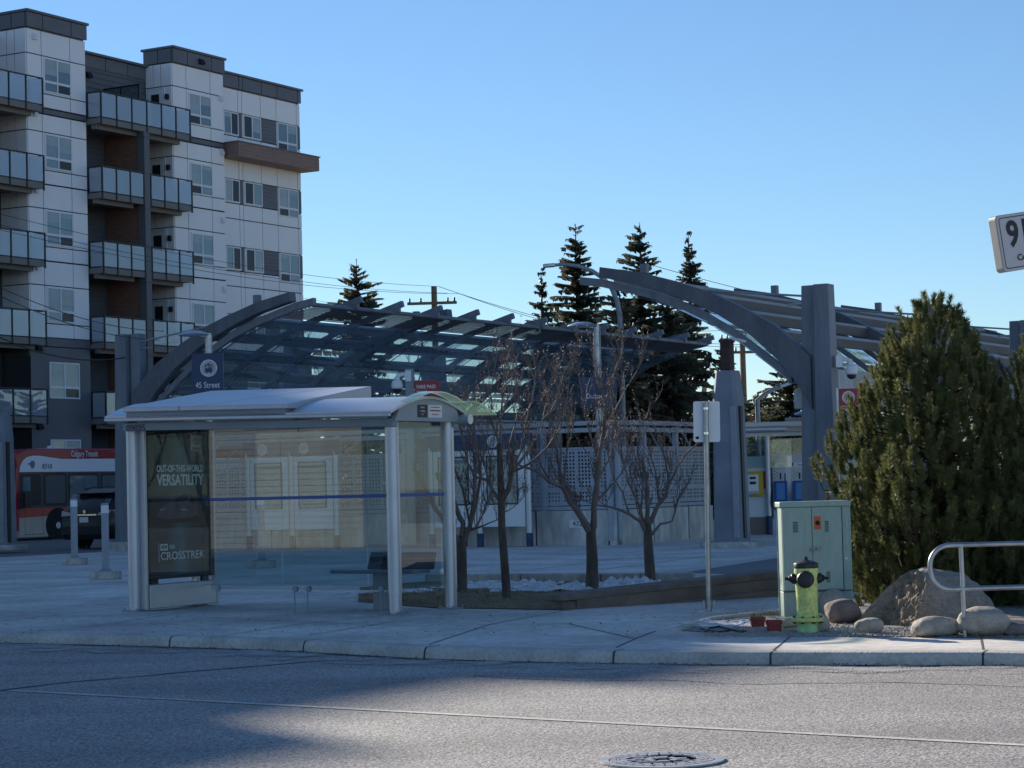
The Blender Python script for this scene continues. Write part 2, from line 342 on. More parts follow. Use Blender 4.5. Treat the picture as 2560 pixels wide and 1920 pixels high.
n2 = nn.new('ShaderNodeTexNoise'); n2.inputs['Scale'].default_value = 2.2; n2.inputs['Detail'].default_value = 5
ad = nn.new('ShaderNodeMath'); ad.operation = 'ADD'; gt = nn.new('ShaderNodeMath'); gt.operation = 'GREATER_THAN'; gt.inputs[1].default_value = 1.06
for q in (n1, n2): ll.new(tc_.outputs['Object'], q.inputs[0])
ll.new(n1.outputs[0], ad.inputs[0]); ll.new(n2.outputs[0], ad.inputs[1]); ll.new(ad.outputs[0], gt.inputs[0]); ll.new(gt.outputs[0], mx_.inputs[0])
ll.new(t_.outputs[0], mx_.inputs[1]); ll.new(b_.outputs[0], mx_.inputs[2]); ll.new(mx_.outputs[0], o_.inputs[0])
tag(strip_along(.10, .80, RZ+.007, 1, len(K)-3, .35).build('gutter_grit', gr), kind='stuff')
struct(strip_along(.02, .11, RZ+.004, 1, len(K)-3, .12).build('gutter_dirt', M_tar))
def ribbon(pts, w, z, name, mt, wob=0):
    pts = [Vector(p) for p in pts]; fine = []
    for a, b in zip(pts, pts[1:]):
        k = max(2, int((b-a).length/.12))
        fine += [a.lerp(b, i/k) for i in range(k)]
    fine.append(pts[-1]); A, B = [], []
    for i, p in enumerate(fine):
        t = (fine[min(i+1, len(fine)-1)]-fine[max(i-1, 0)]).normalized(); nr = Vector((-t.y, t.x))
        c = wob*noise.noise((p.x*1.7, p.y*1.7, 1)); ww = w*(1+(.8*noise.noise((p.x*4, p.y*4, 8)) if wob else .06*noise.noise((p.x*9, p.y*9, 8))))
        A.append((p.x+nr.x*(c-ww), p.y+nr.y*(c-ww), z)); B.append((p.x+nr.x*(c+ww), p.y+nr.y*(c+ww), z))
    m = MB(); n = len(A); m.add(A+B, [(i, i+1, n+i+1, n+i) for i in range(n-1)]); return struct(m.build(name, mt))
ribbon([xy(*q, RZ) for q in [(-300, 1760), (0, 1727), (170, 1706), (350, 1690), (560, 1673), (760, 1655), (880, 1650)]], .028, RZ+.003, 'road_crack', M_tar, .07)
ribbon([xy(*q, RZ) for q in [(1180, 1690), (1420, 1704), (1650, 1700), (1900, 1712), (2200, 1706), (2700, 1722)]], .010, RZ+.003, 'road_crack', M_tar, .08)
la, lb = Vector(xy(25, 1727, RZ)), Vector(xy(2560, 1864, RZ)); ld = (lb-la).normalized()
ribbon([la, lb+ld*14], .040, RZ+.0045, 'road_line', M_line)
# far side of the road, where the camera stands, and the lawn behind it
def UV(u, v, z=0): return (u*.82+v*.572, -u*.572+v*.82, z)
sheet('opposite_pavement', [UV(-70, 2)[:2], UV(50, 2)[:2], UV(50, -1.2)[:2], UV(-70, -1.2)[:2]], .15, M_conc)
sheet('opposite_lawn', [UV(-90, -1.2)[:2], UV(60, -1.2)[:2], UV(60, -40)[:2], UV(-90, -40)[:2]], .13, M_grass)
# planting bed beside the shelter
bed = [xy(*q) for q in [(895, 1505), (1085, 1521), (1402, 1526), (1800, 1496), (1990, 1486), (1990, 1432), (1720, 1450), (1300, 1453), (1060, 1455), (900, 1470)]]
sheet('planting_bed', bed, .162, M_soil)
def lumps(name, px, rx, ry, mt, seed, z0=.16, h=.07, kind='stuff'):
    c = G(*px); N = 80; vs = []; fs = []; ok = {}
    for i in range(N+1):
        for j in range(N+1):
            u, v = i/N*2-1, j/N*2-1; x, y = u*rx, v*ry
            e = 1-(u*u+v*v)+.9*noise.noise((x*2.2+seed, y*2.2, seed))
            e += .9*noise.noise((x*6, y*6, seed+3))-.25; z = max(0, min(1, e*1.1))*h*(.4+1.1*abs(noise.noise((x*9, y*9, seed)))+.4*abs(noise.noise((x*25, y*25, seed))))
            ok[i, j] = z > .004; vs.append((c.x+x, c.y+y, z0+z-.006))
    for i in range(N):
        for j in range(N):
            q = [(i, j), (i+1, j), (i+1, j+1), (i, j+1)]
            if any(ok[k] for k in q): fs.append(tuple(k[0]*(N+1)+k[1] for k in q))
    return tag(raw(name, vs, fs, mt, smooth=True), kind=kind)
lumps('old_snow', (1245, 1465), .95, 1.0, M_snow, 2); lumps('old_snow', (1400, 1474), .95, .75, M_snow, 5); lumps('old_snow', (1560, 1462), .6, .7, M_snow, 9, h=.09)
lumps('old_snow', (1830, 1562), .62, .55, mat('dirty_snow', (.62, .62, .66), .8, nz=(10, .15), bump=(25, .8, .03)), 13, h=.035)
lumps('old_snow', (980, 1480), .9, .6, M_snow, 21, h=.04)
# dead grass blades of the bed
vs, fs = [], []
rnd = random.Random(8)
def blades(n, poly, hmin, hmax, w, z):
    xs = [p[0] for p in poly]; ys = [p[1] for p in poly]
    def inside(x, y):
        c = False; j = len(poly)-1
        for i in range(len(poly)):
            if (poly[i][1] > y) != (poly[j][1] > y) and x < (poly[j][0]-poly[i][0])*(y-poly[i][1])/(poly[j][1]-poly[i][1])+poly[i][0]: c = not c
            j = i
        return c
    k = 0
    while k < n:
        x, y = rnd.uniform(min(xs), max(xs)), rnd.uniform(min(ys), max(ys))
        if not inside(x, y) or noise.noise((x*2.5, y*2.5, 4)) < -.05: k += .25; continue
        k += 1; h = rnd.uniform(hmin, hmax); a = rnd.uniform(0, 2*PI); lx, ly = math.cos(a)*h*.9, math.sin(a)*h*.9; o = len(vs)
        vs.extend([(x-w, y, z), (x+w, y, z), (x+lx, y+ly, z+h*rnd.uniform(.3, 1))]); fs.append((o, o+1, o+2))
blades(7000, [xy(*q) for q in [(895, 1505), (1085, 1521), (1400, 1524), (1500, 1500), (1480, 1478), (1060, 1478), (900, 1480)]], .02, .06, .004, .16)
blades(500, [xy(*q) for q in [(1770, 1548), (1870, 1533), (1950, 1530), (1950, 1540), (1860, 1545), (1790, 1556)]], .03, .09, .004, .15)
blades(260, [xy(*q) for q in [(2400, 1590), (2560, 1592), (2560, 1600), (2400, 1598)]], .02, .05, .002, .15)
blades(60, [xy(*q) for q in [(2400, 1588), (2560, 1590), (2560, 1600), (2400, 1598)]], .05, .1, .0022, .15)
tag(raw('dead_grass', vs, fs, mat('dry_grass', (.34, .26, .15), .9, nz=(5, .3))), kind='stuff')
# leaf litter and grit along the kerb and on the pavement
vs, fs = [], []
for k in range(900):
    if k < 500: i = rnd.randint(1, len(K)-4); a = Vector(K[i]).lerp(Vector(K[i+1]), rnd.random()); t = (Vector(K[i+1])-Vector(K[i])).normalized(); q = a+Vector((t.y, -t.x))*abs(rnd.gauss(.05, .12)); z = RZ+.01
    else: q = G(rnd.uniform(0, 1750), rnd.uniform(1535, 1590)); q = Vector((q.x, q.y)); z = .159
    if k < 500 and (q-a).dot(Vector((t.y, -t.x))) < .04: continue
    r = rnd.uniform(.006, .022); w = rnd.uniform(0, PI); o = len(vs); dx, dy = math.cos(w)*r, math.sin(w)*r
    vs += [(q.x-dx, q.y-dy, z), (q.x+dy*.5, q.y-dx*.5, z+r*.3), (q.x+dx, q.y+dy, z+r*.5), (q.x-dy*.5, q.y+dx*.5, z+.003)]; fs.append((o, o+1, o+2, o+3))
tag(raw('leaf_litter', vs, fs, mat('leaf_litter', (.10, .08, .06), .9, nz=(9, .5))), kind='stuff')
# gravel bed by the cabinet
gb = [xy(*q) for q in [(1705, 1578), (1790, 1549), (1955, 1531), (2170, 1520), (2600, 1500), (3000, 1500), (3000, 1600), (2560, 1597), (2300, 1594), (1978, 1591)]]
sheet('gravel_bed', gb, .158, M_gravel)
vs, fs = [], []
for k in range(5200):
    if k < 3600: p = G(rnd.uniform(1760, 2560), rnd.uniform(1571, 1594))
    else: p = G(rnd.uniform(1800, 2170), rnd.uniform(1535, 1592))
    r = rnd.uniform(.006, .017); o = len(vs); a = rnd.uniform(0, PI)
    for dx, dy, dz in ((1, 0, 0), (-1, 0, 0), (0, 1, 0), (0, -1, 0), (0, 0, 1)):
        vs.append((p.x+r*(dx*math.cos(a)-dy*math.sin(a))*rnd.uniform(.7, 1.3), p.y+r*(dx*math.sin(a)+dy*math.cos(a)), .158+r*dz*.8))
    fs += [(o, o+2, o+4), (o+2, o+1, o+4), (o+1, o+3, o+4), (o+3, o, o+4)]
tag(raw('gravel', vs, fs, mat('gravel_stones', (.36, .33, .30), .9, nz=(19, .45))), kind='stuff')
# low kerb between the bed and the plaza, retaining wall and edging
def wall_between(mb, a, b, th, z0, z1a, z1b, m=0):
    a, b = Vector(a), Vector(b); t = (b-a).normalized(); nr = Vector((-t.y, t.x))*th
    v = [(a.x, a.y), (b.x, b.y), (b.x+nr.x, b.y+nr.y), (a.x+nr.x, a.y+nr.y)]
    mb.add([(*v[0], z0), (*v[1], z0), (*v[2], z0), (*v[3], z0), (*v[0], z1a), (*v[1], z1b), (*v[2], z1b), (*v[3], z1a)],
           [(0, 3, 2, 1), (4, 5, 6, 7), (0, 1, 5, 4), (1, 2, 6, 5), (2, 3, 7, 6), (3, 0, 4, 7)], m)
mb = MB()
for a, b in [((1062, 1456), (1300, 1455)), ((1302, 1455), (1500, 1455)), ((1503, 1455), (1600, 1454)), ((1602, 1454), (1730, 1453))]:
    wall_between(mb, xy(*a), xy(*b), .18, .14, .27, .27)
tag(mb.build('bed_kerb', M_old, bevel=.012), 'low weathered concrete kerb at the back of the snowy tree bed', 'kerb')
W0, W1 = Vector(xy(1404, 1526)), Vector(xy(1960, 1490)); wt = (W1-W0).normalized(); W2 = W1+wt*1.5; wn = Vector((-wt.y, wt.x))
rw = thing('retaining_wall', 'low dark brown stepped retaining wall with a grey cap beside the trees', 'wall')
mb = MB(); wall_between(mb, W0+wt*.22, W2, .34, .10, .30, .46); wall_between(mb, W0+wt*.05+wn*.03, W0+wt*.23+wn*.03, .25, .1, .25, .25)
mb.build('wall', M_wood, rw, bevel=.008)
mb = MB(); wall_between(mb, W0+wt*1.35-wn*.06, W2-wn*.06, .058, .12, .16, .31); mb.build('step', M_wood, rw, bevel=.008)
mb = MB(); a = W0-wn*.02
v0, v1 = a, W2-wn*.02; nr = wn*.40
for (p, q, z0a, z0b, z1a, z1b) in [(v0, v1, .253, .425, .325, .52)]:
    mb.add([(p.x, p.y, z0a), (q.x, q.y, z0b), (q.x+nr.x, q.y+nr.y, z0b), (p.x+nr.x, p.y+nr.y, z0a), (p.x, p.y, z1a), (q.x, q.y, z1b), (q.x+nr.x, q.y+nr.y, z1b), (p.x+nr.x, p.y+nr.y, z1a)],
           [(0, 3, 2, 1), (4, 5, 6, 7), (0, 1, 5, 4), (1, 2, 6, 5), (2, 3, 7, 6), (3, 0, 4, 7)])
mb.build('cap', mat('brown_cap_block', (.20, .165, .14), .95, nz=(4, .2), bump=(25, .5, .02)), rw, bevel=.015)
mb = MB()
for a, b in [((1700, 1580), (1790, 1551)), ((1790, 1551), (1962, 1533))]: wall_between(mb, xy(*a), xy(*b), .10, .12, .19, .19)
tag(mb.build('bed_edging', M_kerb, bevel=.015), 'thin concrete edging along the gravel bed by the signpost', 'edging')
mb = MB()
wall_between(mb, (G(1955, 1400).x, 31.0), (G(2300, 1400).x+.2, 32.6), .3, .1, 1.30, 1.36)
wall_between(mb, (G(1955, 1400).x-.03, 30.97), (G(2300, 1400).x+.23, 32.57), .36, 1.3, 1.38, 1.44)
tag(mb.build('stone_planter_wall', M_old, bevel=.01), 'weathered concrete planter wall with a cap behind the green cabinet', 'wall')
# ================================================================ apartment building, local x along the front, y into the block
A0 = (-19.54, 89.0, 0)
bld = thing('apartment_building', 'six storey white and charcoal apartment block with glass balconies behind the bus', 'building', A0, math.radians(60))
def panels(mb, x0, x1, z0, z1, y, vs, hs, m=0, skip=(), gap=.022, th=.05, axis='y'):
    X = [x0]+sorted(v for v in vs if x0 < v < x1)+[x1]; Z = [z0]+sorted(h for h in hs if z0 < h < z1)+[z1]
    for a, b in zip(X, X[1:]):
        for c, d in zip(Z, Z[1:]):
            cx, cz = (a+b)/2, (c+d)/2
            if any(s[0] < cx < s[1] and s[2] < cz < s[3] for s in skip): continue
            if axis == 'y': mb.box(a+gap, y-th, c+gap, b-gap, y, d-gap, m)
            else: mb.box(y-th, a+gap, c+gap, y, b-gap, d-gap, m)
FP = 3.175; TOPW = [19.69-FP*k for k in range(4)]
# solid core of the block (also the wings out of view to the left)
core = MB()
core.box(-6, 1.56, 0, 9.5, 20, 20.6); core.box(.0, .06, 0, 3.58, 1.55, 20.7); core.box(9.4, .06, 0, 13.1, 1.55, 20.7); core.box(9.5, .36, 0, 19.55, 20, 20.2)
core.box(-42, .5, 0, -6.02, 20, 20.6); core.box(-42, .44, 20.61, -28.5, 6, 22.1); core.box(-24.6, .44, 20.61, -22.2, 6, 22.1)  # two upper boxes: unseen roof steps added to shape the road's shadow edge
core.build('core', M_black, bld)
mb = MB()                       # white rainscreen panels
for x0, x1, v in ((0, 3.6, (.87, 2.62)), (9.4, 13.12, (10.38, 12.13))):
    panels(mb, x0, x1, 17.62, 20.8, .05, v, (19.77, 18.2))
    for k in range(1, 4):
        t = 17.34-FP*(k-1) if k == 1 else 17.62-FP*k+FP-.01
        z1 = 17.34 if k == 1 else 17.62-FP*(k-1)-.02
        panels(mb, x0, x1, 17.62-FP*k, z1, .05, v, (19.77-FP*k, 18.2-FP*k))
    panels(mb, 0, 1.5, 8.12, 20.8, x0, (.62, 1.05), [19.77-FP*k for k in range(4)]+[17.5-FP*k for k in range(3)], axis='x')
    mb.build('white_cladding', M_white, bld); mb = MB()
V3 = (14.58, 14.89, 16.35, 17.6, 19.27)
H3 = []
for k in range(4): H3 += [19.26-3.155*k, 18.12-3.155*k, 17.4-3.155*k]
panels(mb, 13.14, 19.56, 8.12, 20.34, .35, V3, H3, skip=[(16.35, 17.6, 18.12-3.155*k, 19.26-3.155*k) for k in range(4)]+[(19.27, 19.6, 18.12-3.155*k, 19.26-3.155*k) for k in range(4)]+[(14.58, 14.89, 18.12-3.155*k, 19.26-3.155*k) for k in range(4)])
mb.build('white_cladding', M_white, bld); mb = MB()
panels(mb, -42, -6.05, 8.12, 20.8, .49, [-42+1.75*i for i in range(21)], [19.77-FP*k for k in range(4)]+[17.5-FP*k for k in range(4)])
mb.build('white_cladding', M_white, bld)
for x0, x1, v in ((-.06, 3.62, (.87, 2.62)), (9.36, 13.14, (10.38, 12.13))):
    mb = MB(); panels(mb, x0, x1, 20.82, 21.46, .02, v, (), th=.12); mb.box(x0-.06, -.16, 21.46, x1+.06, 1.7, 21.56)
    panels(mb, 0, 1.6, 20.82, 21.46, x0+.02, (.75,), (), th=.05, axis='x')
    mb.box(x0+.1, 0.03, 20.75, x1-.1, 1.6, 21.46)
    mb.build('cornice', M_char, bld); mb = MB(); panels(mb, x0, x1, 17.36, 17.6, .04, (), (), th=.03); mb.build('floor_band', M_char, bld); mb = MB()
    panels(mb, x0, x1, .1, 8.10, .05, (), (7.72,)); panels(mb, 0, 1.5, .1, 8.1, x0+.02, (), (7.72, 4.5), axis='x'); mb.build('charcoal_base', M_char, bld)
mb = MB(); panels(mb, 3.62, 9.36, 20.15, 20.72, 1.5, (5.0, 6.6, 8.1), ()); mb.box(3.6, 1.3, 20.72, 9.4, 1.9, 20.82); mb.box(3.6, 1.5, 20.1, 9.4, 1.7, 20.72); mb.build('cornice', M_char, bld); mb = MB()
panels(mb, 13.14, 19.58, 20.36, 20.98, .31, V3, (), th=.10); mb.box(13.14, .14, 20.98, 19.68, 3, 21.08); mb.box(13.2, .32, 20.3, 19.5, 1, 20.98); mb.build('cornice', M_char, bld); mb = MB()
panels(mb, 13.14, 19.56, .1, 8.10, .35, (16.3,), (7.72,)); mb.build('charcoal_base', M_char, bld); mb = MB(); panels(mb, -42, -6.05, .1, 8.1, .49, (), (7.7,)); panels(mb, -42, -6.05, 20.82, 21.5, .45, [-42+1.75*i for i in range(21)], ())
mb.box(-42, .45, 20.7, -6.05, 1.2, 21.5); mb.build('charcoal_base', M_char, bld)
for k in range(4):
    z0, z1 = 18.14-3.155*k, 19.24-3.155*k
    for a, b in ((16.37, 17.58), (19.29, 19.56), (14.6, 14.87)):
        mb = MB()
        for i in range(6): mb.box(a, .31, z0+(z1-z0)*i/6+.008, b, .35, z0+(z1-z0)*(i+1)/6)
        mb.build('dark_infill_boards', M_char, bld)
for x0, x1 in ((-5.98, -.02), (3.62, 9.36)):      # recessed bays with lapped dark boards
    mb = MB()
    for i in range(84): z = .1+i*.24; mb.quad((x0, 1.50, z), (x1, 1.50, z), (x1, 1.535, z+.245), (x0, 1.535, z+.245)); mb.quad((x0, 1.50, z), (x1, 1.50, z), (x1, 1.54, z), (x0, 1.54, z))
    mb.build('dark_lap_siding', M_dark, bld)
for x in (6.47, -3.1): mb = MB(); mb.box(x, -.40, 0, x+.11, 1.48, 17.2); mb.build('party_screen_wall', M_brown, bld)
mb = MB(); mb.box(6.40, -.80, 0, 6.76, -.42, 17.25)
for i in range(11): mb.box(6.395, -.805, 1.2+i*1.58, 6.765, -.415, 1.215+i*1.58, 1)
mb.build('column', [mat('column_panel', (.12, .13, .145), .5), M_black], bld)
mb = MB(); mb.box(13.2, -.75, 16.98, 19.62, .28, 17.64, 0)
for i in range(1, 4): mb.box(13.2, -.757, 16.98+i*.165-.008, 19.625, -.74, 16.98+i*.165+.008, 1)
mb.box(13.15, -.80, 17.64, 19.68, .3, 17.69, 1); mb.build('brown_canopy', [M_fascia, M_char], bld)
mb = MB()
for i in range(30): mb.box(-1.45+i*.048+.01, 0.0, 0, -1.45+i*.048+.034, .02, 7.3)
mb.M = Matrix.Translation((-.005, 0, 0)) @ rotz(PI/2)
mb.build('ribbed_metal_screen', M_black, bld)
M_blind = mat('drawn_blind', (.34, .41, .44), .25, spec=.9, nz=(1.5, .12))
# windows: a frame mesh with its panes as a child, then copied
wr = random.Random(12)
def win_proto(w, h, kind, tone):
    f = MB(); p = MB(); e = .06
    tr = h*.31 if kind == 'T' else 0; mul = w*.5
    f.box(0, -.04, 0, w, .03, e); f.box(0, -.04, h-e, w, .03, h); f.box(0, -.04, e, e, .03, h-e); f.box(w-e, -.04, e, w, .03, h-e)
    f.box(mul-.035, -.036, e, mul+.035, .03, h-e)
    if tr: f.box(e, -.038, tr-.05, mul-.035, .03, tr+.05); f.box(mul+.035, -.038, tr-.05, w-e, .03, tr+.05)
    zs = tr+.05 if tr else e
    dk = {'R': 1, 'L': 0}.get(tone)
    def pane(x0, z0, x1, z1, m):
        if m or z1-z0 < .5: p.box(x0, -.012, z0, x1, .0, z1, m); return
        f = wr.choice((0, .2, .45, .7, 1)); zm = z1-(z1-z0)*f
        if f < 1: p.box(x0, -.012, z0, x1, .0, zm, 0)
        if f > 0: p.box(x0, -.012, zm, x1, .0, z1, 2)
    if tr:
        pane(e, zs, mul-.035, h-e, 0); pane(mul+.035, zs, w-e, h-e, 0)
        pane(e, e, mul-.035, tr-.05, 1 if tone == 'L' else 0); pane(mul+.035, e, w-e, tr-.05, 1 if tone == 'R' else 0)
    else:
        pane(e, e, mul-.035, h-e, 1 if tone == 'L' else 0); pane(mul+.035, e, w-e, h-e, 1 if tone == 'R' else 0)
    return f, p
def window(x, z, w, h, y, kind, tone, pm):
    f, p = win_proto(w, h, kind, tone)
    o = f.build('window', M_vinyl, bld, loc=(x, y, z)); p.build('pane', [pm, M_paneD, M_blind], o)
for k in range(4):
    pm = M_pane if k < 1 else M_pane2
    window(.97, 18.27-FP*k, 1.66, 1.44, -.01, 'T', 'R', pm); window(10.52, 18.2-FP*k, 1.62, 1.42, -.01, 'T', 'L', pm)
    z = 18.16-3.155*k
    window(13.45, z, 1.13, 1.08, .30, 'S', 'R', pm); window(14.96, z, 1.38, 1.08, .30, 'S', 'L', pm); window(17.66, 17.86-3.155*k, 1.6, 1.38, .30, 'T', 'L', pm)
    window(3.72, 18.0-FP*k, .95, 1.6, 1.5, 'S', 'L', M_paneD)
for z in (5.59, 2.4):
    window(1.05, z, 1.83, 1.5, -.01, 'T', 'R', M_pane2); window(3.72, z+.2, .95, 1.6, 1.5, 'S', 'L', M_paneD); window(10.52, z, 1.62, 1.4, -.01, 'T', 'L', M_pane2); window(14.9, z, 1.8, 1.4, .30, 'T', 'L', M_pane2); window(17.4, z, 1.8, 1.4, .30, 'T', 'R', M_pane2)
# doors and wall lamps on the wing's side wall, vents on the front
dm = MB(); dm.box(-.05, 0, 0, 0, .82, 2.1); gm = MB(); gm.box(-.056, .18, .5, -.05, .64, 1.92); fm = MB(); fm.box(-.04, -.09, 0, 0, 0, 2.2); fm.box(-.04, .82, 0, 0, .91, 2.2); fm.box(-.04, 0, 2.1, 0, .82, 2.2)
for x0 in (9.4,):
    for k in range(6):
        z = 17.52-FP*k; d = dm.build('door', M_vinyl, bld, loc=(x0-.05, .5, z)); gm.build('door_glass', M_paneD, d); fm.build('door_frame', M_whiteshade, d)
        l = MB(); l.box(-.16, -.07, -.12, 0, .07, .12); l.build('wall_lamp', M_black, bld, loc=(x0-.04, .22, z+1.75), bevel=.015)
for k in range(4):
    for x, z in ((.3, 20.35), (12.75, 19.55 if k == 0 else 20.25)):
        v = MB(); v.prism([(0, 0), (0, .26), (-.05, .26), (-.14, .08), (-.14, 0)], 0, .22, 'x'); v.build('vent_hood', M_vinyl, bld, loc=(x, 0, z-FP*k))
for x, z, y in ((4.6, 19.7, 1.5), (5.35, 19.7, 1.5), (.25, 7.5, 0), (.25, 4.3, 0), (11.2, 21.0, -.1)):
    v = MB(); v.prism([(0, 0), (0, .24), (-.06, .24), (-.16, .08), (-.16, 0)], 0, .3, 'x'); v.build('vent_hood', M_black, bld, loc=(x, y, z))
# balconies
def balcony(x0, x1, z, front=-.75, left=True, right=True, back=1.4):
    s = MB(); s.box(x0, front, z-.23, x1-.02, back, z); s.box(x0+.12, front+.35, z-.42, x1-.3, front+.6, z-.23); s.box(x0, front-.02, z-.25, x1, front, z-.01)
    s.box(x0+.02, front+.03, z, x1-.04, front+.2, z+.02, 1)
    b = s.build('balcony', [M_slab, M_steelL], bld)
    r = MB(); g = MB(); n = max(2, round((x1-x0)/.95)); h = 1.15
    r.box(x0, front-.045, z+h-.05, x1, front+.005, z+h)
    for i in range(n+1):
        x = x0+.03+(x1-x0-.06)*i/n; r.box(x-.03, front-.055, z-.30, x+.03, front+.0, z+h-.05)
        if i < n: xb = x0+.03+(x1-x0-.06)*(i+1)/n; g.box(x+.045, front-.03, z+.06, xb-.045, front-.018, z+h-.08)
    r.box(x0+.03, front-.03, z+.02, x1-.03, front-.01, z+.05)
    for on, x in ((left, x0+.03), (right, x1-.03)):
        if on:
            r.box(x-.02, front+.02, z+h-.045, x+.02, 0., z+h-.005); r.box(x-.02, front+.02, z+.02, x+.02, 0., z+.05); r.box(x-.03, -.05, z-.1, x+.03, .0, z+h-.05)
            g.box(x-.006, front+.04, z+.06, x+.006, -.08, z+h-.08)
    r.build('railing', M_rail, b); g.build('balustrade_glass', M_bglass, b)
balcony(3.62, 9.66, 17.48, right=True)
for k in range(1, 6):
    balcony(3.62, 6.40, 17.48-FP*k, right=False); balcony(6.80, 9.70, 17.48-FP*k, left=False)
for k in range(6): balcony(-5.9, .08, 17.48-FP*k, left=False)
dv = MB(); dv.box(6.48, -.5, 17.5, 6.54, -.44, 19.35); dv.box(6.48, .5, 17.5, 6.54, .56, 19.35); dv.box(6.48, 1.42, 17.5, 6.54, 1.48, 19.35); dv.box(6.48, -.5, 19.3, 6.54, 1.48, 19.36)
d_ = dv.build('balcony_divider', M_rail, bld); gq = MB(); gq.box(6.5, -.42, 17.55, 6.515, 1.42, 19.3); gq.build('divider_glass', glassmat('smoked_screen_glass', (.55, .58, .6), .8, .2, (.3, .33, .36)), d_)
# ================================================================ station: x across the platforms, y along the tracks
SO = Vector((-10.3, 59, .15)); SA = math.radians(-30)
SX = Vector((math.cos(SA), math.sin(SA), 0)); SY = Vector((-SX.y, SX.x, 0))
def interp(T, u):
    for (a, b), (c, d) in zip(T, T[1:]):
        if u <= c: return b+(d-b)*(u-a)/(c-a)
    return T[-1][1]
TOP = [(.15, 4.30), (.5, 4.62), (1.04, 5.07), (1.83, 5.52), (2.63, 5.92), (3.43, 6.2), (4.41, 6.49), (5.42, 6.68)]
BOT = [(.15, 3.1), (.35, 3.5), (.62, 3.86), (.96, 4.27), (1.63, 4.88), (2.45, 5.40), (3.07, 5.7), (3.72, 5.97), (4.45, 6.21), (5.45, 6.44)]
RL = [(.69, 3.93), (1.23, 4.38), (2.04, 5.0), (2.71, 5.41), (3.44, 5.78), (4.22, 6.07), (5.48, 6.41), (6.05, 6.50)]
zb = SO.z
M_meshd = mat('dark_mesh_sheet', (.07, .08, .095), .5, nz=(3, .15))
